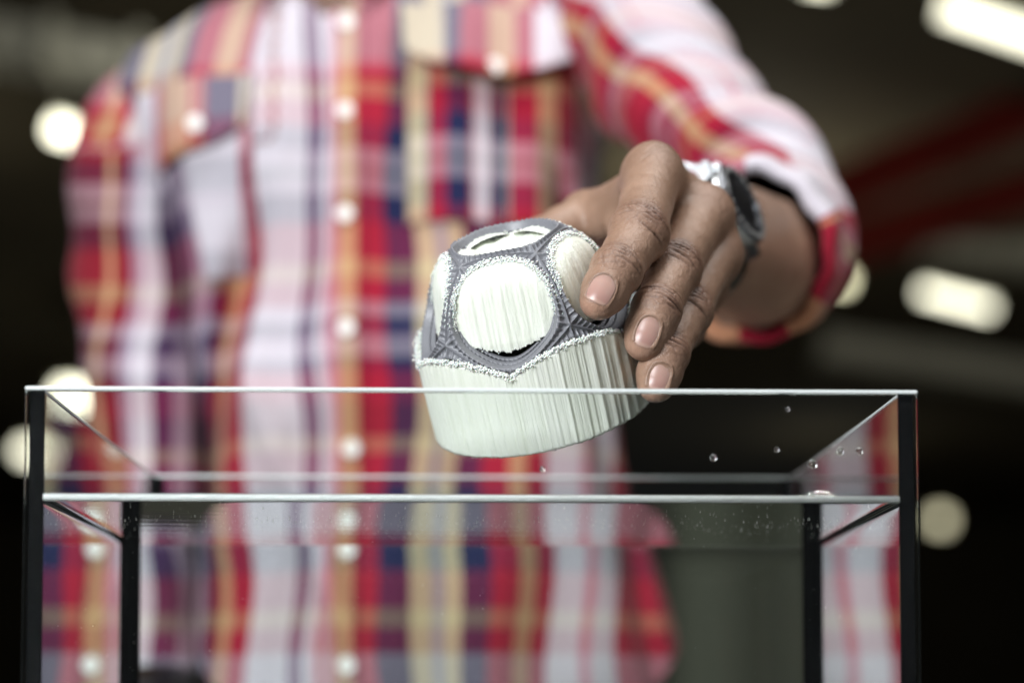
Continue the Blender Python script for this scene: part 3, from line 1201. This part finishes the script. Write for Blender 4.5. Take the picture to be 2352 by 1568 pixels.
def build_body():
    lo = np.array([-.012, .680, ZC + .105]); hi = np.array([.190, 1.035, ZC + .292])
    V, Q = surface_nets(hand_sdf, lo, hi, 1.15 * mm)
    me = bpy.data.meshes.new('tmp')
    me.from_pydata([tuple(v) for v in V], [], [tuple(q) for q in Q])
    o = bpy.data.objects.new('tmp', me)
    COL.objects.link(o)
    md = o.modifiers.new('s', 'SUBSURF')
    md.levels = 1
    md.render_levels = 1
    dg = bpy.context.evaluated_depsgraph_get()
    me2 = bpy.data.meshes.new_from_object(o.evaluated_get(dg))
    bpy.data.objects.remove(o)
    n = len(me2.vertices)
    V = np.zeros(n * 3); me2.vertices.foreach_get('co', V); V = V.reshape(-1, 3)
    Q = np.zeros(len(me2.loops), np.int64); me2.loops.foreach_get('vertex_index', Q); Q = Q.reshape(-1, 4)
    e = .00025
    for it in range(2):
        f = hand_sdf(V)
        if it == 0: g = np.stack([hand_sdf(V + e * np.eye(3)[k]) - f for k in range(3)], -1) / e
        gl = np.maximum((g ** 2).sum(-1), .25)
        V = V - np.clip(f / gl, -.0006, .0006)[:, None] * g
    N = nrm(g + 1e-9)
    crease, knuc, pad = np.zeros(n), np.zeros(n), np.zeros(n)
    disp = np.zeros(n)
    r = np.random.default_rng(11)
    wob = wav(V * 700, 31, 6, .5, 1.4)
    wob2 = wav(V * 260, 32, 6, .5, 1.4)
    wob3 = wav(V * 480, 36, 6, .5, 1.4)
    rid = np.exp(-(wav(V * 1100, 37, 5, .6, 1.3) / .22) ** 2)
    rid2 = np.exp(-(wav(V * 620, 38, 5, .6, 1.3) / .16) ** 2)
    owner = np.full(n, -1)
    best = np.full(n, 1.0)
    for i, k in enumerate(FING):
        m = near(V, CH[k][0], .022)
        fd = finger_sdf(V[m], k)
        cur = best[m]
        upd = fd < cur
        ii = np.where(m)[0][upd]
        best[ii] = fd[upd]
        owner[ii] = i
    for i, k in enumerate(FING):
        sel = np.where((owner == i) & (best < .004))[0]
        if len(sel) == 0: continue
        p, nn = V[sel], N[sel]
        j, rr = JO[k], CH[k][1]
        for q, offs, dep, span in ((1, (-8.6, -6.3, -4.2, -2.1, -.1, 2.0, 4.3, 6.8), 1.15, rr[2]), (2, (-5.2, -3.0, -.9, 1.2, 3.4), .95, rr[4])):
            a = nrm(DO[k][q - 1][0] + DO[k][q][0]); nd = nrm(DO[k][q - 1][1] + DO[k][q][1]); l = np.cross(a, nd)
            d = (p - j[q]) / mm
            A, B, Cc = d @ a, d @ l, nn @ nd
            back = np.clip((Cc + .02) / .35, 0, 1)
            B2 = B / (span / mm)
            kk = np.exp(-(A / 8.0) ** 2) * back * np.exp(-(B2 / .95) ** 4)
            knuc[sel] = np.maximum(knuc[sel], kk * (.85 if q == 1 else .75) * (.8 + .25 * wob2[sel]))
            for oo in offs:
                cur = oo * (1 - .42 * np.clip(B2 ** 2, 0, 1)) + .75 * wob2[sel] + r.normal(0, .3) + B * r.normal(0, .07)
                w = r.uniform(.42, .62)
                dd = dep * r.uniform(.55, 1.15) * (1 - .35 * abs(oo) / 8)
                shift = r.normal(0, .22)
                g1 = np.exp(-((A - cur) / w) ** 2) * back * np.exp(-(((B2 - shift) / r.uniform(.6, .95)) ** 4))
                g1 = g1 * np.clip(.75 + .45 * wob3[sel], .1, 1.2)
                disp[sel] -= dd * mm * g1
                crease[sel] = np.maximum(crease[sel], g1 * 1.0 * dd / dep)
            # puffy skin between the lines
            disp[sel] += .55 * mm * kk - .22 * mm * kk * rid[sel]
            crease[sel] = np.maximum(crease[sel], .42 * kk * rid[sel])
        # palm-side flexion tone and fingertip
        a, nd, l = DO[k][2]
        L = np.linalg.norm(j[3] - j[2]) + rr[6]
        d = p - j[2]
        A = (d @ a) / L
        Cc = nn @ nd
        fr = np.clip((-Cc + .05) / .5, 0, 1)
        pad[sel] = np.maximum(pad[sel], np.clip(fr * .75, 0, .75) * (k != 'thumb'))
        pad[sel] = np.maximum(pad[sel], np.clip((A - .80) / .2, 0, 1) * .65)
        # side wrinkles of the last segment, long fine lines
        # nail bed
        if k != 'thumb' or True:
            na, B = (d @ a) - NAIL[k][0], d @ l
            hl, hw = NAIL[k][1] / 2, NAIL[k][2] / 2
            e2 = ((np.abs(na) / hl) ** 2.8 + (np.abs(B) / hw) ** 2.8) ** (1 / 2.8)
            dm = Cc > .1
            disp[sel] -= np.where(dm, np.clip((1.0 - e2) / .10, 0, 1) * .55 * mm, 0)
            ring = np.exp(-((e2 - 1.13) / .09) ** 2) * (na < hl * .8)
            disp[sel] += np.where(dm, ring * .50 * mm, 0)
            cut = np.exp(-((e2 - 1.02) / .05) ** 2)
            crease[sel] = np.maximum(crease[sel], np.where(dm, cut * .35, 0))
            knuc[sel] = np.maximum(knuc[sel], np.where(dm, np.exp(-((e2 - 1.25) / .2) ** 2) * .25 * (na < 0), 0))
    # knuckles of the fist and soft unevenness of the back of the hand
    for k, amp in (('index', .35), ('middle', .45), ('ring', .6), ('little', .4)):
        d = np.linalg.norm(V - JO[k][0] - np.array([.003, -.006, .006]), axis=1)
        knuc = np.maximum(knuc, amp * np.exp(-(d / .012) ** 2))
    disp -= (.07 * rid + .09 * rid2) * mm
    crease = np.maximum(crease, .10 * rid2)
    disp += wob2 * .10 * mm + wav(V * 130, 33, 6, .5, 1.4) * .25 * mm
    # lines along the web and the first knuckle
    i0 = JO['index'][0]
    dv = (V - i0) / mm
    for s in range(7):
        c = r.uniform(-6, 8)
        ax_ = nrm(np.array([.8, .5, .1]) + r.normal(0, .18, 3))
        nn_ = nrm(np.cross(ax_, np.array([0, -.5, .85])))
        g1 = np.exp(-((dv @ nn_ - c + .5 * wob2) / .4) ** 2) * np.exp(-((np.linalg.norm(dv, axis=1) - 13) / 6) ** 2) * (N[:, 2] > .1)
        disp -= .15 * mm * g1
        crease = np.maximum(crease, .25 * g1)
    V = V + N * disp[:, None]
    bpy.data.meshes.remove(me2)
    # rest of the body, coarser, hidden by the clothes
    lo = W(120, 1600, 1.2); lo[1] = 1.0; lo[0] = -.40; lo[2] = ZC - .04
    hi = np.array([.28, 1.45, ZC + .80])
    V2, Q2 = surface_nets(body_sdf, lo, hi, 6.5 * mm)
    z = np.zeros(len(V2))
    VV = np.concatenate([V, V2]) - PO
    QQ = np.concatenate([Q, Q2 + len(V)])
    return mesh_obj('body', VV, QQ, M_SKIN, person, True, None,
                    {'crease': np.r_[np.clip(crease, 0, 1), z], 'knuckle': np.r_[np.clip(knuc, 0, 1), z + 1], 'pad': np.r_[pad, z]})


NAIL = {}
for k in FING:
    j = JO[k]
    L = np.linalg.norm(j[3] - j[2]) + CH[k][1][6]
    ln = {'index': 11.8, 'middle': 12.2, 'ring': 11.0, 'little': 10, 'thumb': 15}[k] * mm
    wd = {'index': 10.3, 'middle': 9.0, 'ring': 8.5, 'little': 9, 'thumb': 15}[k] * mm
    NAIL[k] = (L - 2.2 * mm - ln / 2, ln, wd)

build_body()


def nails():
    for k in FING:
        j = JO[k]
        a, nd, l = DO[k][2]
        c0, ln, wd = NAIL[k]
        nu, nv = 33, 33
        V, tf = [], []
        for iu in range(nu):
            s = -1 + 2 * iu / (nu - 1)
            for iv in range(nv):
                t = -1 + 2 * iv / (nv - 1)
                # square to rounded outline
                hw = (1 - abs(s) ** 4.0 * (.30 if s > 0 else .42))
                x = s * (1 - (.16 if s < 0 else .10) * t * t)
                A = c0 + x * ln / 2
                B = t * hw * wd / 2
                base = j[2] + a * A
                # drop onto the finger: march along the nail direction
                p = base + l * B
                V.append((p, A, B))
                tf.append((s + 1) / 2)
        P = np.array([v[0] for v in V])
        tt = np.full(len(P), .014)
        for _ in range(30):
            dd = finger_sdf(P + tt[:, None] * nd, k)
            tt -= np.clip(dd, -.003, .003) * .9
        # a nail is stiffer than flesh: fit a smooth cylinder-like plate
        B = np.array([v[2] for v in V]); A = np.array([v[1] for v in V])
        M = np.stack([np.ones_like(A), A - c0, (A - c0) ** 2, B ** 2], -1)
        co, *_ = np.linalg.lstsq(M, tt, rcond=None)
        fit = M @ co
        P = P + nd * (fit * .55 + tt * .45 - .00005)[:, None]
        edge = np.zeros(nu * nv, bool)
        V = list(P - PO)
        Fc = grid_faces(nu, nv)
        # thickness
        off = len(V)
        V += list(P - nd * .0006 - PO)
        Fc = [f for f in Fc] + [tuple(off + q for q in reversed(f)) for f in Fc]
        per = [iu * nv for iu in range(nu)] + [(nu - 1) * nv + i for i in range(1, nv)] + [iu * nv + nv - 1 for iu in range(nu - 2, -1, -1)] + [i for i in range(nv - 2, 0, -1)]
        n = len(per)
        Fc += [(per[i], off + per[i], off + per[(i + 1) % n], per[(i + 1) % n]) for i in range(n)]
        o = mesh_obj('fingernail', V, Fc, M_NAIL, person, True, None, {'tipfac': tf + tf})
        o.data.update()


nails()

# ---- clothes --------------------------------------------------------------
YC = 1.315                         # middle of the trunk
SEC = [(1720, 440, 1560), (1568, 450, 1560), (1450, 450, 1545), (1300, 455, 1500), (1130, 455, 1455), (900, 430, 1420), (700, 400, 1395),
       (450, 350, 1385), (300, 250, 1400), (200, 205, 1430), (110, 250, 1470), (40, 360, 1450), (-20, 490, 1380), (-70, 640, 1000), (-100, 665, 870)]


def sec_at(py):
    pys = [s[0] for s in SEC][::-1]
    return np.interp(py, pys, [s[1] for s in SEC][::-1]), np.interp(py, pys, [s[2] for s in SEC][::-1])


def half_depth(py):
    return np.interp(py, [-100, -60, 0, 120, 400, 900, 1300, 1720], [.058, .065, .078, .098, .112, .102, .104, .108])


def fold(px, py):
    """folds in the cloth: out of the trunk, metres"""
    px, py = np.asarray(px, float), np.asarray(py, float)
    f = .0045 * np.sin(px / 58 + 1.3 * np.sin(py / 210)) * np.clip((py - 350) / 400, 0, 1)
    f += .004 * np.sin(py / 95 + px / 160) * np.clip((py - 200) / 300, 0, 1)
    f += .009 * np.exp(-(((px - 700) + .35 * (py - 900)) / 60) ** 2) * np.clip((py - 700) / 300, 0, 1)
    f -= .030 * np.exp(-(((px - 520) + .25 * (py - 800)) / 42) ** 2) * np.clip((py - 450) / 200, 0, 1)
    f += .004 * np.sin(px / 33 + py / 300)
    f -= .020 * np.exp(-(((px - 1330) - .18 * (py - 700)) / 30) ** 2) * np.clip((py - 300) / 200, 0, 1)
    f += .012 * np.exp(-(((px - 620) - .45 * (py - 1000)) / 45) ** 2) * np.clip((py - 780) / 150, 0, 1)
    return f


def front_y(px, py):
    L, R = sec_at(py)
    t = np.clip((px - (L + R) / 2) / ((R - L) / 2), -.98, .98)
    n = 2.6
    return YC - half_depth(py) * (1 - np.abs(t) ** n) ** (1 / n) - fold(px, py)


def warp_of(px, py):
    """which thread of the plaid runs at this spot of the front"""
    px, py = np.asarray(px, float), np.asarray(py, float)
    u = px + 9 * np.sin(py / 130 + px / 90) + np.where(px < 720, 30 * np.sin((py - 700) / 150) * np.clip((720 - px) / 250, 0, 1) * np.clip((py - 500) / 300, 0, 1), 0) + 5 * np.sin(py / 57) * np.clip((py - 300) / 300, 0, 1)
    u = u - np.where(px > 840, 1, 0) * (np.clip((330 - py) / 330, 0, 1) * 8)
    up = np.interp(px + .22 * (py - 200), [150, 308, 409, 436, 490, 553, 578, 640], [880, 959, 1046, 1112, 1170, 1209, 1247, 1310])
    k = (px < 640) & (py < 390)
    return np.where(k, up, u)


shirt = empty('shirt')
shirt.parent = person
shirt.location = (0, 0, 0)


def cloth_part(name, V, Fc, u, v, parent=None):
    return mesh_obj(name, np.asarray(V) - PO, Fc, M_CLOTH, parent or person, True, cuv(u, v))


def torso():
    na, nv = 260, 150
    al = np.linspace(0, 2 * math.pi, na, endpoint=False)
    V, U, Vv = [], [], []
    for a in al:
        ca, sa = math.cos(a), math.sin(a)
        side = abs(ca) ** 3
        pbot = 1700 - 215 * side
        for j in range(nv):
            py = -100 + (pbot + 100) * j / (nv - 1)
            L, R = sec_at(py)
            n = 2.6
            e = 2 / n
            t = math.copysign(abs(ca) ** e, ca)
            sy = math.copysign(abs(sa) ** e, sa)
            px = (L + R) / 2 + t * (R - L) / 2
            d = half_depth(py)
            z = W(1176, py, YC - .05)[2]
            x = (px - 1176) / F * (YC - d * .6)
            y = YC - sy * d
            if sa > 0: y -= fold(px, py) * sa ** .5
            V.append((x, y, z))
            U.append(float(warp_of(px, py)) if sa >= 0 else 700 + 300 * t)
            Vv.append(py if py >= 0 else -py)
    V = np.array(V)
    Fc = []
    for f in grid_faces(na, nv, True):
        c = V[list(f)].mean(0)
        px = c[0] / c[1] * F + 1176
        py = np.mean([Vv[q] for q in f])
        j = min(q % nv for q in f)
        front = c[1] < YC
        pyt = -100 + 1800 * j / (nv - 1)
        if front and pyt < 78 and abs(px - 748) < (82 - pyt) * 1.25: continue
        Fc.append(tuple(f))
    me = mesh_obj('shirt', V - PO, Fc, M_CLOTH, person, True, cuv(U, np.clip(Vv, 0, 1699)))
    return me


_t = torso()
bpy.data.objects.remove(shirt)
shirt = _t
shirt.name = 'shirt'


def patch(name, outline_fn, nu, nv, lift, ufun, vfun, thick=.002):
    """a patch of cloth sewn on the front. outline_fn(s,t) -> (px, py)"""
    V, U, Vv = [], [], []
    for i in range(nu):
        for j in range(nv):
            s, t = i / (nu - 1), j / (nv - 1)
            px, py = outline_fn(s, t)
            y = front_y(px, py) - (lift(s, t) if callable(lift) else lift)
            z = W(1176, py, YC - .05)[2]
            L, R = sec_at(py)
            d = half_depth(py)
            x = (px - 1176) / F * (YC - d * .6)
            V.append((x, y, z)); U.append(ufun(px, py)); Vv.append(vfun(px, py))
    V = np.array(V)
    Fc = grid_faces(nu, nv)
    off = len(V)
    V = np.concatenate([V, V + np.array([0, thick, 0])])
    Fc = Fc + [tuple(off + q for q in reversed(f)) for f in Fc]
    per = [iu * nv for iu in range(nu)] + [(nu - 1) * nv + i for i in range(1, nv)] + [iu * nv + nv - 1 for iu in range(nu - 2, -1, -1)] + [i for i in range(nv - 2, 0, -1)]
    n = len(per)
    Fc += [(per[i], off + per[i], off + per[(i + 1) % n], per[(i + 1) % n]) for i in range(n)]
    return cloth_part(name, V, Fc, U + U, Vv + Vv, shirt)


def bil(a, b, c, d):
    return lambda s, t: tuple((1 - s) * (1 - t) * np.array(a) + s * (1 - t) * np.array(b) + s * t * np.array(c) + (1 - s) * t * np.array(d))


def flap_shape(a, b, c, d, sag):
    f = bil(a, b, c, d)
    def g(s, t):
        p = f(s, t)
        return (p[0], p[1] + sag * t * (1 - (2 * s - 1) ** 2))
    return g


# button placket
patch('placket', bil((766, 72), (838, 72), (850, 1690), (776, 1690)), 8, 120, .0025, lambda px, py: px - (py - 300) * .012 if py > 300 else px, lambda px, py: py)
# pockets: his right (picture left), his left
patch('pocket', bil((405, 330), (588, 350), (578, 640), (470, 665)), 16, 30, .004,
      lambda px, py: 1256 + (px - 420) * .4 if px < 560 else 1225, lambda px, py: 735 + (py - 330) * .45)
patch('pocket_flap', flap_shape((298, 240), (585, 225), (572, 350), (304, 402), 22), 24, 16, lambda s, t: .004 + .008 * t,
      lambda px, py: float(np.interp(px, [300, 330, 365, 415, 460, 490, 545, 590], [1255, 1300, 1215, 1180, 1225, 1065, 1090, 985])), lambda px, py: 160 + (py - 215) * .4)
patch('pocket', bil((940, 180), (1335, 180), (1335, 560), (940, 560)), 40, 40, .004,
      lambda px, py: float(np.interp(px, [930, 982, 984, 1030, 1032, 1086, 1088, 1130, 1132, 1165, 1167, 1232, 1234, 1280, 1282, 1328, 1330, 1400],
                                     [958, 994, 1115, 1165, 1056, 1108, 1252, 1300, 895, 955, 1115, 1168, 1174, 1208, 1212, 1245, 1330, 1348])), lambda px, py: py + 30)
patch('pocket_flap', flap_shape((925, 60), (1350, 60), (1345, 175), (935, 195), 62), 40, 18, lambda s, t: .006 + .017 * t,
      lambda px, py: float(np.interp(px, [925, 1020, 1022, 1056, 1058, 1118, 1120, 1182, 1184, 1222, 1224, 1350],
                                     [960, 994, 1060, 1108, 1115, 1168, 1174, 1208, 1212, 1244, 1252, 1322])), lambda px, py: 60 + (py - 60) * 1.0)


def button(px, py, lift, r=.0062):
    y = float(front_y(px, py)) - lift
    z = W(1176, py, YC - .05)[2]
    x = (px - 1176) / F * (YC - half_depth(py) * .6)
    bm = bmesh.new()
    bmesh.ops.create_cone(bm, cap_ends=True, segments=24, radius1=r, radius2=r * .86, depth=.0026)
    bmesh.ops.rotate(bm, verts=bm.verts, matrix=Matrix.Rotation(math.pi / 2, 3, 'X'))
    ins = bmesh.ops.inset_individual(bm, faces=[f for f in bm.faces if len(f.verts) > 10], thickness=r * .22, depth=-.0006)
    o = bm_obj('button', bm, M_BUTTON, shirt, True)
    o.location = np.array((x, y, z)) - PO


for px, py in ((801, 112), (801, 325), (802, 550), (808, 800), (818, 1058), (824, 1300), (826, 1540)):
    button(px, py, .0055)
button(462, 348, .016)
button(1138, 228, .022)


def collar():
    for pts, u0 in ((((600, -40), (648, -60), (672, 50), (585, 20)), 1112), (((850, -70), (925, -60), (905, 10), (842, 66)), 1114)):
        patch('collar_leaf', bil(*pts), 10, 12, lambda s, t: .010 + .006 * t, lambda px, py: u0 + (px % 50), lambda px, py: 600 + py * .3)
    # collar stand round the neck
    c = W(748, -30, YC)
    V, U, Vv = [], [], []
    na, nv = 60, 6
    for i in range(na):
        a = math.radians(-65) + math.radians(310) * i / (na - 1)
        for j in range(nv):
            r = .066 - .002 * j
            V.append((c[0] + r * math.sin(a) * -1, c[1] + r * math.cos(a) * .95 * (1 if True else 0), c[2] - .012 + .009 * j))
            U.append(1112 + (i * 4) % 130); Vv.append(600)
    V = np.array(V)
    cloth_part('collar_stand', V, grid_faces(na, nv), U, Vv, shirt)


collar()


def loft(name, path, ufun, vfun, parent, na=90, sub=14, wr=.004, seed=1, caps=False, thick=0.0, open_end=True):
    """sleeve: rings along a path of (px,py,Y,radius m)"""
    pts = np.array([W(*p[:3]) for p in path]); rad = np.array([p[3] for p in path])
    n = len(pts)
    t = np.linspace(0, n - 1, (n - 1) * sub + 1)

    def cr(arr):
        out = []
        for x in t:
            i = min(int(x), n - 2); f = x - i
            p0, p1, p2, p3 = arr[max(i - 1, 0)], arr[i], arr[i + 1], arr[min(i + 2, n - 1)]
            out.append(.5 * ((2 * p1) + (-p0 + p2) * f + (2 * p0 - 5 * p1 + 4 * p2 - p3) * f ** 2 + (-p0 + 3 * p1 - 3 * p2 + p3) * f ** 3))
        return np.array(out)
    C, R = cr(pts), cr(rad)
    T = nrm(np.gradient(C, axis=0))
    up = np.array([0, -1.0, 0.35])
    V, U, Vv = [], [], []
    rr = np.random.default_rng(seed)
    ph = rr.uniform(0, 6.28, 8)
    L = np.r_[0, np.cumsum(np.linalg.norm(np.diff(C, axis=0), axis=1))]
    for i in range(len(C)):
        x = nrm(up - T[i] * (up @ T[i])); y = np.cross(T[i], x)
        for q in range(na):
            a = 2 * math.pi * q / na
            w = wr * (np.sin(L[i] * 95 + 2 * math.sin(a + ph[0]) + ph[1]) * .6 + np.sin(L[i] * 60 + 3 * a + ph[2]) * .5 + np.sin(2 * a + L[i] * 33 + ph[3]) * .5)
            w *= min(1, i / 6)
            p = C[i] + (R[i] + w) * (math.cos(a) * x + math.sin(a) * y)
            V.append(p)
            ppx = p[0] / p[1] * F + 1176
            ppy = 1661 - (p[2] - ZC) / p[1] * F
            U.append(ufun(a, L[i], ppx, ppy)); Vv.append(vfun(a, L[i], ppx, ppy))
    V = np.array(V)
    Fc = []
    m = len(C)
    for i in range(m - 1):
        for q in range(na):
            q2 = (q + 1) % na
            Fc.append((i * na + q, i * na + q2, (i + 1) * na + q2, (i + 1) * na + q))
    return cloth_part(name, V, Fc, U, Vv, parent), C, R, T


# hanging arm
loft('sleeve', [(410, 190, 1.305, .026), (350, 245, 1.303, .036), (303, 330, 1.30, .043), (300, 450, 1.30, .045), (312, 620, 1.305, .046), (326, 820, 1.30, .045), (340, 1050, 1.29, .040), (350, 1300, 1.275, .039), (360, 1560, 1.26, .037)],
     lambda a, l, px, py: float(warp_of(px + 12, max(py, 420))) if py > 320 else float(np.interp(px + .3 * (py - 200), [150, 230, 300, 420], [1115, 1168, 1255, 1320])), lambda a, l, px, py: min(max(py, 0), 1690), shirt, wr=.003, seed=4)


def up_u(a, l, px, py):
    # distance below the upper outline of the raised sleeve, in picture units
    k = (px - 1600) * -.62 + (py - 60) * .78          # about 0 at the outline
    return float(np.interp(k + 14 * math.sin(l * 60), [-80, 15, 40, 88, 96, 130, 150, 175, 215, 240, 300, 330, 380], [1300, 1322, 1330, 1252, 1244, 1214, 1208, 1175, 1166, 1118, 1160, 1180, 1205]))


loft('sleeve', [(1724, 583, .985, .0465), (1746, 572, 1.02, .0475), (1760, 535, 1.075, .0475), (1735, 420, 1.115, .0450), (1605, 285, 1.15, .0440), (1500, 140, 1.20, .0480), (1420, 40, 1.25, .050), (1340, 60, 1.30, .046)],
     up_u, lambda a, l, px, py: 250 + (l * 6500 + 90 * math.sin(2 * a)) % 760, shirt, wr=.0055, seed=5, na=120)


def cuff():
    """rolled cuff: a thick turned-back band"""
    c = W(1724, 583, .985)
    d = nrm(W(1746, 572, 1.02) - c)
    x = nrm(np.array([0, 0, 1.]) - d * d[2]); y = np.cross(d, x)
    na = 120
    prof = [(-.001, .0415), (-.006, .0430), (-.009, .0465), (-.006, .0500), (.004, .0512), (.018, .0518), (.032, .0518), (.038, .0500), (.039, .0470)]
    V, U, Vv = [], [], []
    for q in range(na):
        a = 2 * math.pi * q / na
        for k, (h, r) in enumerate(prof):
            r2 = r + .0012 * math.sin(5 * a + k * .4) + .001 * math.sin(11 * a)
            p = c + d * (h + .002 * math.sin(3 * a)) + r2 * (math.cos(a) * x * 1.03 + math.sin(a) * y * .98)
            V.append(p)
            deg = (math.degrees(a) + 90) % 360
            px = p[0] / p[1] * F + 1176; py = 1661 - (p[2] - ZC) / p[1] * F
            ang = math.degrees(math.atan2(px - 1724, -(py - 583))) % 360       # clockwise from the top
            U.append(float(np.interp(ang, [0, 55, 70, 100, 118, 122, 150, 152, 185, 187, 225, 228, 300, 360],
                                     [1255, 1320, 1120, 1165, 1168, 1180, 1205, 1215, 1240, 1180, 1200, 1080, 1100, 1255])))
            Vv.append(760 if ang < 62 or ang > 330 else 600)
    V = np.array(V)
    cloth_part('cuff', V, grid_faces(na, len(prof), True), U, Vv, shirt)


cuff()


def trousers():
    na, nv = 60, 30
    V = []
    for q in range(na):
        a = 2 * math.pi * q / na
        for j in range(nv):
            z = (ZC + .045) * (1 - j / (nv - 1)) * .55 + .45 * (ZC + .045) * (1 if j == 0 else 1) - .0
            z = ZC + .045 - (.42) * j / (nv - 1)
            cx = (1030 - 1176) / F * YC
            rx = .150 * (1 - .12 * j / nv); ry = .092
            V.append((cx + rx * math.cos(a), YC + ry * math.sin(a), z))
    V = np.array(V)
    o = mesh_obj('trousers', V - PO, grid_faces(na, nv, True), M_TROUSER, person)
    # legs
    for s in (-1, 1):
        V = []
        for q in range(40):
            a = 2 * math.pi * q / 40
            for j in range(20):
                t = j / 19
                z = (ZC - .36) * (1 - t)
                V.append(((1030 - 1176) / F * YC + s * .078 + (.078 - .025 * t) * math.cos(a), YC + (.085 - .025 * t) * math.sin(a), z))
        mesh_obj('trouser_leg', np.array(V) - PO, grid_faces(40, 20, True), M_TROUSER, o)


trousers()


# ==================================================================  THE WATCH
def watch():
    ctr = WR + fax * 15 * mm + wn * 25 * mm
    e = empty('wristwatch', 'steel wristwatch with a dark bezel worn on the outstretched wrist', 'watch', None, tuple(ctr))
    # local frame: z out of the wrist, x along the forearm, y across
    tl = math.radians(6)
    wz = wn * math.cos(tl) - fax * math.sin(tl); wx = fax * math.cos(tl) + wn * math.sin(tl)
    e.rotation_euler = Matrix((wx, np.cross(wz, wx), wz)).transposed().to_euler()

    def lathe(name, prof, mat, seg=64, smooth=True, notch=0):
        V = []
        for q in range(seg):
            a = 2 * math.pi * q / seg
            for r, z in prof:
                rr = r * (1 - (notch if q % 2 else 0))
                V.append((rr * math.cos(a) * mm, rr * math.sin(a) * mm, z * mm))
        Fc = [tuple(reversed(f)) for f in grid_faces(seg, len(prof), True)]
        return mesh_obj(name, V, Fc, mat, e, smooth)
    lathe('case', [(0, -2), (17, -2), (20.2, -.5), (20.8, 2.0), (20.8, 5.0), (20.0, 6.4), (18.8, 6.8)], M_STEEL, smooth=False)
    lathe('bezel', [(20.2, 6.85), (21.0, 7.2), (21.0, 8.2), (20.6, 8.5)], M_STEEL, 96, False, .014)
    lathe('bezel_ring', [(20.5, 8.55), (19.6, 10.3), (16.6, 10.2), (16.4, 8.6)], M_BLACKMETAL, 96, False)
    for k in range(24):
        m = box_bm((17.3 * mm, -.35 * mm, 10.15 * mm), (19.2 * mm, .35 * mm, 10.5 * mm))
        bmesh.ops.rotate(m, verts=m.verts, matrix=Matrix.Rotation(k * math.pi / 12, 3, 'Z'))
        bm_obj('bezel_mark', m, M_BUTTON, e)
    lathe('dial', [(0, 8.0), (16.35, 8.0)], M_DIAL, 48)
    lathe('crystal', [(0, 10.4), (10, 10.25), (16.2, 9.7), (16.3, 9.0)], glass_mat('crystal', (1, 1, 1), 1.5)[0], 48)
    for k in range(12):
        a = k * math.pi / 6
        m = box_bm((13.0 * mm, -.5 * mm, 8.05 * mm), (15.6 * mm, .5 * mm, 8.35 * mm))
        bmesh.ops.rotate(m, verts=m.verts, matrix=Matrix.Rotation(a, 3, 'Z'))
        bm_obj('hour_mark', m, M_STEEL, e)
    for ang, ln in ((.7, 8.5), (2.5, 12.5)):
        m = box_bm((-2 * mm, -.6 * mm, 8.5 * mm), (ln * mm, .6 * mm, 8.7 * mm))
        bmesh.ops.rotate(m, verts=m.verts, matrix=Matrix.Rotation(ang, 3, 'Z'))
        bm_obj('hand', m, M_STEEL, e)
    for sy in (-1, 1):
        for sx in (-1, 1):
            m = box_bm((sx * 8 * mm - 3.0 * mm, 15 * mm, -2.5 * mm), (sx * 8 * mm + 3.0 * mm, 25.5 * mm, 4.4 * mm), 1.0 * mm)
            if sy < 0: bmesh.ops.rotate(m, verts=m.verts, matrix=Matrix.Rotation(math.pi, 3, 'Z'))
            bm_obj('lug', m, M_STEEL, e)
    m = bmesh.new()
    bmesh.ops.create_cone(m, cap_ends=True, segments=18, radius1=3.2 * mm, radius2=3.0 * mm, depth=4 * mm)
    bmesh.ops.rotate(m, verts=m.verts, matrix=Matrix.Rotation(math.pi / 2, 3, 'Y'))
    bmesh.ops.translate(m, verts=m.verts, vec=(-22.7 * mm, 0, 3 * mm))
    bm_obj('crown', m, M_STEEL, e)
    # bracelet links round the wrist
    cz = -21.5
    for k in range(22):
        a = math.radians(38) + math.radians(284) * k / 21
        y, z = math.sin(a) * 34.0, cz + math.cos(a) * 25.5
        m = box_bm((-9.5 * mm, -4.0 * mm, -1.4 * mm), (9.5 * mm, 4.0 * mm, 1.4 * mm), .7 * mm)
        ty, tz = math.cos(a) * 34.0, -math.sin(a) * 25.5
        bmesh.ops.rotate(m, verts=m.verts, matrix=Matrix.Rotation(math.atan2(tz, ty), 3, 'X'))
        bmesh.ops.translate(m, verts=m.verts, vec=(0, y * mm, z * mm))
        bm_obj('bracelet_link', m, M_STEEL if k < 4 or k > 17 else M_STRAP, e)


watch()
